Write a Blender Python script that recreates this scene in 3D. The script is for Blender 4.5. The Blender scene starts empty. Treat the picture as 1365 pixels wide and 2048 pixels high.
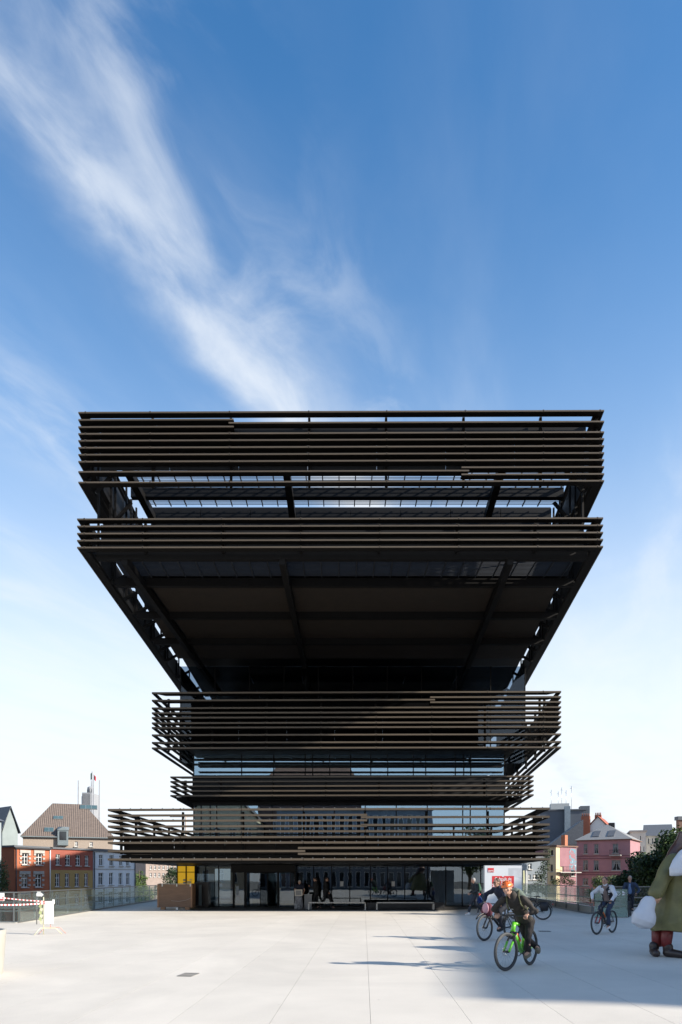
import bpy, bmesh, math, random
from mathutils import Vector, Matrix
R = math.radians
rnd = random.Random(7)
sc = bpy.context.scene
COL = sc.collection
EYE, F, CX, HY = 1.72, 1365.33, 682.5, 1757.0

# ------------------------------------------------------------------ camera
cam_d = bpy.data.cameras.new('camera'); cam = bpy.data.objects.new('camera', cam_d); COL.objects.link(cam)
cam.location = (0, 0, EYE); cam.rotation_euler = (R(90), 0, 0)
cam_d.sensor_fit = 'VERTICAL'; cam_d.sensor_height = 36; cam_d.lens = 24
cam_d.shift_y = (HY - 1024) / 2048.0
cam_d.clip_end = 5000; cam_d.clip_start = 0.1
sc.camera = cam

# ------------------------------------------------------------------ sun, sky, exposure
SUN_AZ = Vector((0.943, -0.334, 0)); SUN_EL = R(25.5)
sd = bpy.data.lights.new('sun', 'SUN'); sd.energy = 3.5; sd.angle = R(1.0); sd.color = (1.0, 0.92, 0.80)
sun = bpy.data.objects.new('sun', sd); COL.objects.link(sun)
sv = SUN_AZ.normalized() * math.cos(SUN_EL) + Vector((0, 0, math.sin(SUN_EL)))
sun.rotation_euler = sv.to_track_quat('Z', 'Y').to_euler(); sun.location = (60, -20, 40)
w = bpy.data.worlds.new('World'); sc.world = w; w.use_nodes = True
nt = w.node_tree; nt.nodes.clear()
def N(t, **k):
    n = nt.nodes.new(t)
    for a, b in k.items(): setattr(n, a, b)
    return n
def M_(op, a, b=None, c=None, clamp=False):
    n = N('ShaderNodeMath', operation=op); n.use_clamp = clamp
    for i, v in enumerate((a, b, c)):
        if v is None: continue
        if isinstance(v, (int, float)): n.inputs[i].default_value = v
        else: nt.links.new(v, n.inputs[i])
    return n.outputs[0]
def smooth(v, lo, hi):
    n = N('ShaderNodeMapRange', interpolation_type='SMOOTHSTEP')
    nt.links.new(v, n.inputs[0]); n.inputs[1].default_value = lo; n.inputs[2].default_value = hi
    return n.outputs[0]
def mixc(f, a, b):
    n = N('ShaderNodeMix', data_type='RGBA')
    nt.links.new(f, n.inputs[0])
    for i, v in ((6, a), (7, b)):
        if isinstance(v, tuple): n.inputs[i].default_value = v
        else: nt.links.new(v, n.inputs[i])
    return n.outputs[2]
sky = N('ShaderNodeTexSky', sky_type='NISHITA'); sky.sun_disc = False
sky.sun_elevation = SUN_EL; sky.sun_rotation = math.atan2(SUN_AZ.x, SUN_AZ.y)
sky.altitude = 50; sky.air_density = 1.15; sky.dust_density = 0.6; sky.ozone_density = 2.6
tc = N('ShaderNodeTexCoord'); sep = N('ShaderNodeSeparateXYZ'); nt.links.new(tc.outputs['Generated'], sep.inputs[0])
dx, dy, dz = sep.outputs
zz = M_('MAXIMUM', M_('ADD', dz, 0.03), 0.03)
u = M_('DIVIDE', dx, zz); v = M_('DIVIDE', dy, zz)
u0 = M_('ADD', u, 0.43); v0 = M_('SUBTRACT', v, 0.66)
s_ = M_('ADD', M_('MULTIPLY', u0, 0.43), M_('MULTIPLY', v0, 0.903))
t_ = M_('SUBTRACT', M_('MULTIPLY', u0, 0.903), M_('MULTIPLY', v0, 0.43))
def noise(vs, vt, scale, det=8, rough=.6, dist=0.0, off=0.0):
    c = N('ShaderNodeCombineXYZ'); nt.links.new(M_('MULTIPLY', s_, vs), c.inputs[0]); nt.links.new(M_('MULTIPLY', t_, vt), c.inputs[1]); c.inputs[2].default_value = off
    n = N('ShaderNodeTexNoise'); n.inputs['Scale'].default_value = scale; n.inputs['Detail'].default_value = det
    n.inputs['Roughness'].default_value = rough; n.inputs['Distortion'].default_value = dist
    nt.links.new(c.outputs[0], n.inputs['Vector']); return n.outputs[0]
def gauss(t, c, wd):
    q = M_('DIVIDE', M_('SUBTRACT', t, c), wd)
    return M_('EXPONENT', M_('MULTIPLY', M_('MULTIPLY', q, q), -1.0))
wob = M_('MULTIPLY', M_('SUBTRACT', noise(1, 1.0, 3.0, 5, .6, 0, 2.0), 0.5), 0.13)
tw = M_('ADD', t_, wob)
fine = noise(2.0, 4.0, 2.4, 8, .55, .35, 0.0)
wisp = noise(1.6, 2.6, 2.6, 7, .55, .5, 5.0)
soft = noise(1.0, 2.5, 1.6, 6, .55, .3, 9.0)
side_ = smooth(M_('SUBTRACT', tw, -0.048), -.03, .03)
qq = M_('DIVIDE', M_('SUBTRACT', tw, -0.048), M_('ADD', 0.048, M_('MULTIPLY', side_, 0.062)))
core = M_('EXPONENT', M_('MULTIPLY', M_('MULTIPLY', qq, qq), -1.0))
c1 = M_('MULTIPLY', core, M_('ADD', M_('MULTIPLY', smooth(fine, .30, .75), 0.60), M_('ADD', 0.16, M_('MULTIPLY', smooth(s_, .35, .95), .34))))
c2 = M_('MULTIPLY', gauss(tw, 0.09, 0.12), M_('MULTIPLY', smooth(wisp, .42, .72), 0.40))
c3 = M_('MULTIPLY', smooth(soft, .46, .80), M_('MULTIPLY', smooth(v, 1.0, 2.0), 0.40))
c5 = M_('MULTIPLY', gauss(t_, -0.50, 0.13), M_('MULTIPLY', smooth(fine, .30, .8), 0.5))
c4 = M_('ADD', M_('MULTIPLY', smooth(soft, .40, .85), 0.07), c5)
cloud = M_('ADD', M_('ADD', c1, c2), M_('ADD', c3, c4), clamp=True)
cloud = M_('MULTIPLY', cloud, 0.92)
veil = M_('SUBTRACT', 1.0, smooth(dz, 0.10, 0.80))
veil = M_('POWER', veil, 1.05)
veil = M_('MULTIPLY', veil, M_('ADD', 0.80, M_('MULTIPLY', soft, 0.3)), clamp=True)
CLOUD = (3.9, 4.2, 4.6, 1); VEIL = (4.5, 4.8, 5.15, 1)
hs = N('ShaderNodeHueSaturation'); hs.inputs['Saturation'].default_value = 1.28; hs.inputs['Value'].default_value = 1.06; nt.links.new(sky.outputs[0], hs.inputs['Color'])
veilc = mixc(smooth(dz, 0.24, 0.62), VEIL, (2.7, 3.7, 5.1, 1))
skyc = mixc(veil, hs.outputs[0], veilc)
skyc = mixc(cloud, skyc, CLOUD)
bg = N('ShaderNodeBackground'); bg.inputs[1].default_value = 0.09
wo = N('ShaderNodeOutputWorld'); nt.links.new(skyc, bg.inputs[0]); nt.links.new(bg.outputs[0], wo.inputs[0])
sc.view_settings.view_transform = 'Standard'; sc.view_settings.look = 'None'
sc.view_settings.exposure = 1.3; sc.view_settings.gamma = 1.0; sc.view_settings.use_curve_mapping = False
sc.render.engine = 'CYCLES'
sc.cycles.max_bounces = 8; sc.cycles.transparent_max_bounces = 24

# ------------------------------------------------------------------ materials
MATS = {}
def mat(name, col, rough=.7, metal=0.0, var=.15, vs=3.0, bump=0.0, bs=40.0, spec=.5, coat=0, objvar=0.0, stretch=None):
    if name in MATS: return MATS[name]
    m = bpy.data.materials.new(name); m.use_nodes = True; t = m.node_tree; b = t.nodes['Principled BSDF']
    b.inputs['Roughness'].default_value = rough; b.inputs['Metallic'].default_value = metal
    b.inputs['Specular IOR Level'].default_value = spec; b.inputs['Coat Weight'].default_value = coat
    tcn = t.nodes.new('ShaderNodeTexCoord'); mp = t.nodes.new('ShaderNodeMapping'); t.links.new(tcn.outputs['Object'], mp.inputs[0])
    if stretch: mp.inputs['Scale'].default_value = stretch
    nz = t.nodes.new('ShaderNodeTexNoise'); nz.inputs['Scale'].default_value = vs; nz.inputs['Detail'].default_value = 6; nz.inputs['Roughness'].default_value = .6
    t.links.new(mp.outputs[0], nz.inputs['Vector'])
    mr = t.nodes.new('ShaderNodeMapRange'); mr.inputs[1].default_value = .25; mr.inputs[2].default_value = .75
    mr.inputs[3].default_value = 1 - var; mr.inputs[4].default_value = 1 + var; t.links.new(nz.outputs[0], mr.inputs[0])
    val = mr.outputs[0]
    if objvar:
        oi = t.nodes.new('ShaderNodeObjectInfo'); m2 = t.nodes.new('ShaderNodeMapRange'); m2.inputs[3].default_value = 1 - objvar; m2.inputs[4].default_value = 1 + objvar
        t.links.new(oi.outputs['Random'], m2.inputs[0]); mm = t.nodes.new('ShaderNodeMath'); mm.operation = 'MULTIPLY'
        t.links.new(val, mm.inputs[0]); t.links.new(m2.outputs[0], mm.inputs[1]); val = mm.outputs[0]
    vm = t.nodes.new('ShaderNodeVectorMath'); vm.operation = 'SCALE'; vm.inputs[0].default_value = col[:3]
    t.links.new(val, vm.inputs['Scale']); t.links.new(vm.outputs[0], b.inputs['Base Color'])
    if bump:
        n2 = t.nodes.new('ShaderNodeTexNoise'); n2.inputs['Scale'].default_value = bs; n2.inputs['Detail'].default_value = 4
        t.links.new(mp.outputs[0], n2.inputs['Vector'])
        bp = t.nodes.new('ShaderNodeBump'); bp.inputs['Strength'].default_value = bump; bp.inputs['Distance'].default_value = .02
        t.links.new(n2.outputs[0], bp.inputs['Height']); t.links.new(bp.outputs[0], b.inputs['Normal'])
    MATS[name] = m; return m
def glassmat(name, tint, refl, rough=0.0, rcol=(1, 1, 1)):
    m = bpy.data.materials.new(name); m.use_nodes = True; t = m.node_tree; t.nodes.clear()
    o = t.nodes.new('ShaderNodeOutputMaterial'); mx = t.nodes.new('ShaderNodeMixShader'); tr = t.nodes.new('ShaderNodeBsdfTransparent'); gl = t.nodes.new('ShaderNodeBsdfGlossy')
    tr.inputs[0].default_value = (*tint, 1); gl.inputs['Color'].default_value = (*rcol, 1); gl.inputs['Roughness'].default_value = rough
    fr = t.nodes.new('ShaderNodeFresnel'); fr.inputs[0].default_value = 1.5
    ad = t.nodes.new('ShaderNodeMath'); ad.operation = 'ADD'; ad.use_clamp = True; ad.inputs[1].default_value = refl
    geo = t.nodes.new('ShaderNodeNewGeometry'); tcn = t.nodes.new('ShaderNodeTexCoord'); nz = t.nodes.new('ShaderNodeTexNoise'); nz.inputs['Scale'].default_value = .9
    t.links.new(tcn.outputs['Object'], nz.inputs['Vector']); bp = t.nodes.new('ShaderNodeBump'); bp.inputs['Strength'].default_value = .06; bp.inputs['Distance'].default_value = .02
    t.links.new(nz.outputs[0], bp.inputs['Height']); t.links.new(bp.outputs[0], gl.inputs['Normal'])
    t.links.new(fr.outputs[0], ad.inputs[0]); t.links.new(ad.outputs[0], mx.inputs[0]); t.links.new(tr.outputs[0], mx.inputs[1]); t.links.new(gl.outputs[0], mx.inputs[2]); t.links.new(mx.outputs[0], o.inputs[0])
    MATS[name] = m; return m
def ribmat(name, c1, c2, scale, axis='X', rough=.8, bump=.6, rows=None):
    """roof tiles / ribbed sheet: wave relief plus colour noise"""
    m = mat(name, c1, rough, 0, .22, 2.2); t = m.node_tree; b = t.nodes['Principled BSDF']
    tcn = t.nodes.new('ShaderNodeTexCoord'); wv = t.nodes.new('ShaderNodeTexWave'); wv.bands_direction = axis; wv.inputs['Scale'].default_value = scale
    t.links.new(tcn.outputs['Object'], wv.inputs['Vector']); bp = t.nodes.new('ShaderNodeBump'); bp.inputs['Strength'].default_value = bump; bp.inputs['Distance'].default_value = .05
    t.links.new(wv.outputs[1], bp.inputs['Height']); t.links.new(bp.outputs[0], b.inputs['Normal'])
    return m
LIP = mat('bronze_edge_lit', (.098, .077, .056), .5, .2, .12, 1.2, 0, spec=.35, objvar=.08, stretch=(.3, .3, 3))
BLADE = mat('bronze_blade_shaded', (.010, .0085, .0075), .6, .1, .15, 1.5, spec=.25, objvar=.15)  # same bronze as the edge, darkened to hold the shade of the undersides
DARK = mat('dark_steel', (.008, .0075, .0075), .6, .1, .15, 2, spec=.25)
SOFF = ribmat('perforated_soffit', (.027, .0185, .012), None, 9.0, 'X', .75, .5)
PANELD = mat('dark_panel', (.009, .0095, .011), .5, .1, .12, 1.3, spec=.3, objvar=.12)
GRATE = mat('grating_steel', (.05, .055, .065), .45, .5, .1, 3)
INSIDE = mat('interior_plaster', (.10, .095, .09), .8, 0, .15, 1)
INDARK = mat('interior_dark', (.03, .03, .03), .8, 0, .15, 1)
FACADE = glassmat('facade_glass', (.35, .42, .47), .36, 0.0, (.56, .80, 1.0))
GFGLASS = glassmat('ground_floor_glass', (.45, .50, .52), .08, 0.0, (.85, .93, 1.0))
UPGLASS = glassmat('upper_glass', (.50, .58, .66), .0, 0.0, (.85, .92, 1.0))
RAILG = glassmat('railing_glass', (.86, .89, .88), .0, 0.02, (.9, 1, .98))
_t = RAILG.node_tree; _df = _t.nodes.new('ShaderNodeBsdfDiffuse'); _df.inputs[0].default_value = (.45, .48, .47, 1); _mx = _t.nodes.new('ShaderNodeMixShader'); _mx.inputs[0].default_value = .045
_ad = [n for n in _t.nodes if n.type == 'MATH'][0]; _ad.operation = 'MULTIPLY'; _ad.inputs[1].default_value = .38
_o = [n for n in _t.nodes if n.type == 'OUTPUT_MATERIAL'][0]; _src = _o.inputs[0].links[0].from_socket; _t.links.new(_src, _mx.inputs[1]); _t.links.new(_df.outputs[0], _mx.inputs[2]); _t.links.new(_mx.outputs[0], _o.inputs[0])
PANEG = mat('window_glass', (.02, .025, .03), .06, 0, .3, .6, spec=.8)
CONC = mat('concrete', (.42, .41, .38), .85, 0, .12, 3, .25, 60)
STEEL = mat('rail_steel', (.22, .23, .23), .38, .8, .1, 4)
WHITE = mat('white_paint', (.78, .78, .76), .5, 0, .05, 3)
BLACKP = mat('black_plastic', (.018, .018, .02), .45, 0, .2, 8)
RUBBER = mat('tyre_rubber', (.055, .058, .060), .75, 0, .2, 30)
CHROME = mat('polished_metal', (.5, .5, .5), .25, 1, .08, 6)

# ------------------------------------------------------------------ mesh builder
class MB:
    def __init__(s): s.v = []; s.f = []; s.m = []; s.mats = []; s.sm = []
    def mi(s, m):
        if m not in s.mats: s.mats.append(m)
        return s.mats.index(m)
    def add(s, vs, fs, m, smooth=False):
        o = len(s.v); s.v += [tuple(x) for x in vs]; i = s.mi(m)
        for f in fs: s.f.append(tuple(o + k for k in f)); s.m.append(i); s.sm.append(smooth)
        return s
    def box(s, x0, x1, y0, y1, z0, z1, m):
        vs = [(x0,y0,z0),(x1,y0,z0),(x1,y1,z0),(x0,y1,z0),(x0,y0,z1),(x1,y0,z1),(x1,y1,z1),(x0,y1,z1)]
        return s.add(vs, [(0,3,2,1),(4,5,6,7),(0,1,5,4),(1,2,6,5),(2,3,7,6),(3,0,4,7)], m)
    def prism(s, poly, z0, z1, m):
        n = len(poly); a = sum(poly[i][0]*poly[(i+1)%n][1]-poly[(i+1)%n][0]*poly[i][1] for i in range(n))
        if a < 0: poly = poly[::-1]
        vs = [(p[0],p[1],z0) for p in poly] + [(p[0],p[1],z1) for p in poly]
        fs = [tuple(range(n-1,-1,-1)), tuple(range(n,2*n))] + [(i,(i+1)%n,n+(i+1)%n,n+i) for i in range(n)]
        return s.add(vs, fs, m)
    def obox(s, p0, p1, wd, h, m):   # box along p0-p1, width wd (horizontal), height h centred
        p0 = Vector(p0); p1 = Vector(p1); d = (p1-p0).normalized(); up = Vector((0,0,1))
        if abs(d.z) > .98: up = Vector((0,1,0))
        sx = d.cross(up).normalized()*wd/2; sz = sx.cross(d).normalized()*h/2
        vs = [p+a*sx+b*sz for p in (p0,p1) for a,b in ((-1,-1),(1,-1),(1,1),(-1,1))]
        return s.add(vs, [(3,2,1,0),(4,5,6,7),(0,1,5,4),(1,2,6,5),(2,3,7,6),(3,0,4,7)], m)
    def tube(s, pts, rs, m, n=10, cap=True):
        pts = [Vector(p) for p in pts]
        if isinstance(rs, (int, float)): rs = [rs]*len(pts)
        vs = []; fs = []; prev = None
        for i, p in enumerate(pts):
            d = (pts[min(i+1,len(pts)-1)]-pts[max(i-1,0)]).normalized()
            if prev is None:
                a = d.cross(Vector((0,0,1)))
                if a.length < .05: a = d.cross(Vector((1,0,0)))
            else: a = prev - d*prev.dot(d)
            a.normalize(); prev = a; b = d.cross(a)
            for k in range(n):
                t = 2*math.pi*k/n; vs.append(p + (a*math.cos(t)+b*math.sin(t))*rs[i])
        for i in range(len(pts)-1):
            for k in range(n): fs.append((i*n+k, i*n+(k+1)%n, (i+1)*n+(k+1)%n, (i+1)*n+k))
        if cap: fs.append(tuple(range(n-1,-1,-1))); fs.append(tuple(range((len(pts)-1)*n, len(pts)*n)))
        return s.add(vs, fs, m, True)
    def ell(s, c, r, m, nu=14, nv=9, rot=None):
        c = Vector(c); r = (r,r,r) if isinstance(r,(int,float)) else r
        vs = []; fs = []
        for j in range(1,nv):
            for i in range(nu):
                ph = math.pi*j/nv; th = 2*math.pi*i/nu
                q = Vector((r[0]*math.sin(ph)*math.cos(th), r[1]*math.sin(ph)*math.sin(th), r[2]*math.cos(ph)))
                vs.append(c + (rot@q if rot else q))
        q = Vector((0,0,r[2])); vs.append(c+(rot@q if rot else q)); q = -q; vs.append(c+(rot@q if rot else q))
        for j in range(nv-2):
            for i in range(nu): fs.append((j*nu+i,(j+1)*nu+i,(j+1)*nu+(i+1)%nu,j*nu+(i+1)%nu))
        T = len(vs)-2
        for i in range(nu): fs.append((T,i,(i+1)%nu)); fs.append((T+1,(nv-2)*nu+(i+1)%nu,(nv-2)*nu+i))
        return s.add(vs, fs, m, True)
    def cap(s, a, b, ra, rb, m, n=12):     # closed tapered capsule
        a = Vector(a); b = Vector(b); d = (b-a)
        if d.length < 1e-5: return s.ell(a, ra, m)
        d.normalize(); pts = []; rs = []
        for k in range(4): t = math.pi/2*(k+.35)/4.35; pts.append(a - d*ra*math.cos(t)); rs.append(ra*math.sin(t))
        pts += [a, b]; rs += [ra, rb]
        for k in range(3,-1,-1): t = math.pi/2*(k+.35)/4.35; pts.append(b + d*rb*math.cos(t)); rs.append(rb*math.sin(t))
        return s.tube(pts, rs, m, n)
    def chain(s, pts, rs, m):
        for i in range(len(pts)-1): s.cap(pts[i], pts[i+1], rs[i], rs[i+1], m)
        return s
    def loft(s, rings, m, n=16):           # rings: (centre, xaxis vec*rx, yaxis vec*ry)
        vs = []; fs = []
        for c, a, b in rings:
            for k in range(n): t = 2*math.pi*k/n; vs.append(Vector(c)+Vector(a)*math.cos(t)+Vector(b)*math.sin(t))
        for i in range(len(rings)-1):
            for k in range(n): fs.append((i*n+k, i*n+(k+1)%n, (i+1)*n+(k+1)%n, (i+1)*n+k))
        fs.append(tuple(range(n-1,-1,-1))); fs.append(tuple(range((len(rings)-1)*n, len(rings)*n)))
        return s.add(vs, fs, m, True)
    def torus(s, c, Rr, r, m, ax='X', n=36, k=8, flat=1.0):
        c = Vector(c); vs = []; fs = []
        for i in range(n):
            a = 2*math.pi*i/n
            for j in range(k):
                b = 2*math.pi*j/k; q = (Rr + r*math.cos(b)); h = r*flat*math.sin(b)
                p = (h, q*math.cos(a), q*math.sin(a)) if ax == 'X' else (q*math.cos(a), q*math.sin(a), h)
                vs.append(c+Vector(p))
        for i in range(n):
            for j in range(k): fs.append((i*k+j, ((i+1)%n)*k+j, ((i+1)%n)*k+(j+1)%k, i*k+(j+1)%k))
        return s.add(vs, fs, m, True)
    def mesh(s, name):
        me = bpy.data.meshes.new(name); me.from_pydata(s.v, [], s.f); me.polygons.foreach_set('material_index', s.m); me.polygons.foreach_set('use_smooth', s.sm)
        for m in s.mats: me.materials.append(m)
        bm = bmesh.new(); bm.from_mesh(me); bmesh.ops.recalc_face_normals(bm, faces=bm.faces); bm.to_mesh(me); bm.free()
        return me
    def build(s, name, parent=None, loc=(0,0,0), rz=0):
        return link(name, s.mesh(name), parent, loc, rz)
def link(name, me, parent=None, loc=(0,0,0), rz=0, rot=None):
    o = bpy.data.objects.new(name, me); COL.objects.link(o); o.parent = parent; o.location = loc
    o.rotation_euler = rot if rot else (0,0,rz)
    return o
def tag(o, label=None, cat=None, group=None, kind=None):
    if label: o['label'] = label
    if cat: o['category'] = cat
    if group: o['group'] = group
    if kind: o['kind'] = kind
    return o
def thing(name, label, cat, loc=(0,0,0), rz=0, group=None):
    o = bpy.data.objects.new(name, None); COL.objects.link(o); o.location = loc; o.rotation_euler = (0,0,rz); o.empty_display_size = .3
    return tag(o, label, cat, group)
def copy_tree(o, parent=None):
    c = o.copy(); COL.objects.link(c); c.parent = parent
    for ch in o.children: copy_tree(ch, c)
    return c
def P(px, py, Y): return Vector(((px-CX)*Y/F, Y, EYE+(HY-py)*Y/F))
def PX(px, Y): return (px-CX)*Y/F
def PZ(py, Y): return EYE+(HY-py)*Y/F
def text(body, name, m, parent, loc, size, rot, ext=.004, align='LEFT', sx=1.0):
    cu = bpy.data.curves.new(name, 'FONT'); cu.body = body; cu.size = size; cu.extrude = ext; cu.align_x = align; cu.offset = size*.012
    o = bpy.data.objects.new('tmp', cu); COL.objects.link(o)
    dg = bpy.context.evaluated_depsgraph_get(); me = bpy.data.meshes.new_from_object(o.evaluated_get(dg))
    bpy.data.objects.remove(o); me.materials.clear(); me.materials.append(m)
    q = link(name, me, parent, loc, rot=rot); q.scale = (sx, 1, 1); return q
def remesh(mb, name, m, parent, voxel, smooth=3, loc=(0,0,0)):
    me = mb.mesh(name); o = bpy.data.objects.new('tmp', me); COL.objects.link(o)
    r = o.modifiers.new('r', 'REMESH'); r.mode = 'VOXEL'; r.voxel_size = voxel; r.use_smooth_shade = True
    if smooth: q = o.modifiers.new('s', 'SMOOTH'); q.factor = .5; q.iterations = smooth
    dg = bpy.context.evaluated_depsgraph_get(); me2 = bpy.data.meshes.new_from_object(o.evaluated_get(dg))
    bpy.data.objects.remove(o); me2.materials.clear(); me2.materials.append(m); me2.name = name
    return link(name, me2, parent, loc)

# ================================================================== SETTING
# lower ground and river
GRASSG = mat('quay_ground', (.13, .125, .11), .9, 0, .3, .15, .3, 3)
g = MB(); g.add([(-1500,-1500,-6.4),(1500,-1500,-6.4),(1500,3000,-6.4),(-1500,3000,-6.4)], [(0,1,2,3)], GRASSG)
tag(g.build('ground'), kind='structure')
WATER = mat('river_water', (.02, .035, .03), .08, 0, .2, .3, .35, 2.5, spec=.6)
g = MB(); g.add([(-60,26,-6.3),(-26,26,-6.3),(-20,170,-6.3),(-36,140,-6.3),(-48,88,-6.3)], [(0,1,2,3,4)], WATER)
g.add([(16,26,-6.3),(60,26,-6.3),(60,96,-6.3),(16,100,-6.3)], [(0,1,2,3)], WATER)
tag(g.build('river'), kind='structure')

# plaza: long pale concrete strips between open joints
def pavmat():
    m = mat('pale_paving', (.64, .59, .515), .82, 0, .06, .7, 0, objvar=.022); t = m.node_tree; b = t.nodes['Principled BSDF']
    src = b.inputs['Base Color'].links[0].from_socket
    tcn = t.nodes.new('ShaderNodeTexCoord')
    n1 = t.nodes.new('ShaderNodeTexNoise'); n1.inputs['Scale'].default_value = 85; n1.inputs['Detail'].default_value = 3; t.links.new(tcn.outputs['Object'], n1.inputs[0])
    r1 = t.nodes.new('ShaderNodeMapRange'); r1.inputs[1].default_value = .3; r1.inputs[2].default_value = .7; r1.inputs[3].default_value = .88; r1.inputs[4].default_value = 1.08; t.links.new(n1.outputs[0], r1.inputs[0])
    n2 = t.nodes.new('ShaderNodeTexVoronoi'); n2.inputs['Scale'].default_value = 1.6; t.links.new(tcn.outputs['Object'], n2.inputs[0])
    r2 = t.nodes.new('ShaderNodeMapRange'); r2.inputs[1].default_value = .015; r2.inputs[2].default_value = .035; r2.inputs[3].default_value = .62; r2.inputs[4].default_value = 1; t.links.new(n2.outputs[0], r2.inputs[0])
    n3 = t.nodes.new('ShaderNodeTexNoise'); n3.inputs['Scale'].default_value = .22; n3.inputs['Detail'].default_value = 7; n3.inputs['Roughness'].default_value = .65; n3.inputs['Distortion'].default_value = 1.2; t.links.new(tcn.outputs['Object'], n3.inputs[0])
    r3 = t.nodes.new('ShaderNodeMapRange'); r3.inputs[1].default_value = .35; r3.inputs[2].default_value = .65; r3.inputs[3].default_value = .91; r3.inputs[4].default_value = 1.04; t.links.new(n3.outputs[0], r3.inputs[0])
    cur = src
    for r in (r1, r2, r3):
        vm = t.nodes.new('ShaderNodeVectorMath'); vm.operation = 'SCALE'; t.links.new(cur, vm.inputs[0]); t.links.new(r.outputs[0], vm.inputs['Scale']); cur = vm.outputs[0]
    t.links.new(cur, b.inputs['Base Color'])
    bp = t.nodes.new('ShaderNodeBump'); bp.inputs['Strength'].default_value = .35; bp.inputs['Distance'].default_value = .004
    t.links.new(n1.outputs[0], bp.inputs['Height']); t.links.new(bp.outputs[0], b.inputs['Normal'])
    return m
PAVE = pavmat(); JOINT = mat('joint_sand', (.33, .31, .28), .9, 0, .2, 4)
polys = [[(-24,-26),(24,-26),(24,26.3),(-24,26.3)], [(-12.5,26.3),(24,26.3),(24,33.2),(-13.05,33.2)], [(-13.05,33.2),(12.05,33.2),(14.9,64),(-15.45,64)]]
g = MB()
for p in polys: g.prism(p, -.9, -.03, JOINT)
plaza = tag(g.build('plaza'), kind='structure')
def clip(poly, n, c):   # keep n.p <= c
    out = []
    for i in range(len(poly)):
        a = poly[i]; b = poly[(i+1)%len(poly)]; da = n[0]*a[0]+n[1]*a[1]-c; db = n[0]*b[0]+n[1]*b[1]-c
        if da <= 0: out.append(a)
        if (da < 0 < db) or (db < 0 < da):
            t = da/(da-db); out.append((a[0]+t*(b[0]-a[0]), a[1]+t*(b[1]-a[1])))
    return out
dirv = ((728-CX)/F, 1.0); ln = math.hypot(*dirv); nn = (dirv[1]/ln, -dirv[0]/ln)
base = nn[0]*PX(742, 8.07)+nn[1]*8.07
for k in range(-21, 21):
    lo = base+k*1.2; hi = lo+1.2
    for p in polys:
        q = clip(clip(p, nn, hi-.002), (-nn[0], -nn[1]), -(lo+.002))
        q = clip(q, (0, 1), max(y for x, y in p)-.004)
        if len(q) > 2:
            mb = MB(); zt_ = rnd.uniform(-.0006, .0006); mb.prism(q, -.028, zt_, JOINT)
            mb.m = [mb.mi(PAVE) if i == 1 else k_ for i, k_ in enumerate(mb.m)]; mb.build('paving_strip', plaza)
# kerb edge of the bridge deck
g = MB()
for a, b in (((-12.62,26.2),(-15.6,64)), ((-24,26.45),(-12.5,26.45)), ((12.2,33.3),(15.05,64)), ((12.2,33.35),(24,33.35))):
    g.obox((a[0],a[1],-.28), (b[0],b[1],-.28), .26, .62, CONC)
tag(g.build('deck_edge'), kind='structure')
g = MB(); ENT = mat('shade_dark_stone', (.060, .058, .056), .6, 0, .15, 2)  # threshold sheet; the shade under the lowest tier is put into its dark colour
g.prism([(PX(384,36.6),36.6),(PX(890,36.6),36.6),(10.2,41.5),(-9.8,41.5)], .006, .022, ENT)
tag(g.build('entrance_shade_floor'), kind='structure')

# ================================================================== LIBRARY
lib = thing('library_building', 'dark bronze library of stacked cantilevered louvre tiers behind the plaza', 'building', (0, 40, 0))
LY = 40.0
def L(mb, name, par=None):   # build in world coordinates under the library
    o = mb.build(name, par or lib)
    o.location = (0, -LY, 0) if par is None else (0, 0, 0)
    return o
def slat_front(xa, xb, ya, yb, z, lh, dp, mitL, mitR, name='louvre'):
    mb = MB(); e = .012
    # lip
    mb.add([(xa,ya,z),(xb,yb,z),(xb,yb+.035,z),(xa,ya+.035,z),(xa,ya,z+lh),(xb,yb,z+lh),(xb,yb+.035,z+lh),(xa,ya+.035,z+lh)],
           [(0,3,2,1),(4,5,6,7),(0,1,5,4),(1,2,6,5),(2,3,7,6),(3,0,4,7)], LIP)
    zb = z+lh*.35; a2 = xa+(dp if mitL else 0); b2 = xb-(dp if mitR else 0)
    vs = [(xa+.001,ya+.036,zb),(xb-.001,yb+.036,zb),(b2,yb+dp,zb),(a2,ya+dp,zb)]
    mb.add(vs+[(q[0],q[1],zb+.018) for q in vs], [(0,3,2,1),(4,5,6,7),(0,1,5,4),(1,2,6,5),(2,3,7,6),(3,0,4,7)], BLADE)
    return L(mb, name)
def slat_side(x0, y0, k, y1, z, lh, dp, sgn):
    # sgn -1 left side (inward +x), +1 right side
    mb = MB(); inn = -sgn; x1 = x0+k*(y1-y0)
    o = .036
    def ring(a, b): return [(x0+inn*a, y0+a+.002), (x1+inn*a, y1), (x1+inn*b, y1), (x0+inn*b, y0+b+.002)]
    mb.prism(ring(.0, .035), z, z+lh, LIP)
    zb = z+lh*.35+.0005
    mb.prism(ring(.036, dp), zb, zb+.018, BLADE)
    return L(mb, 'side_louvre')
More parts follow.
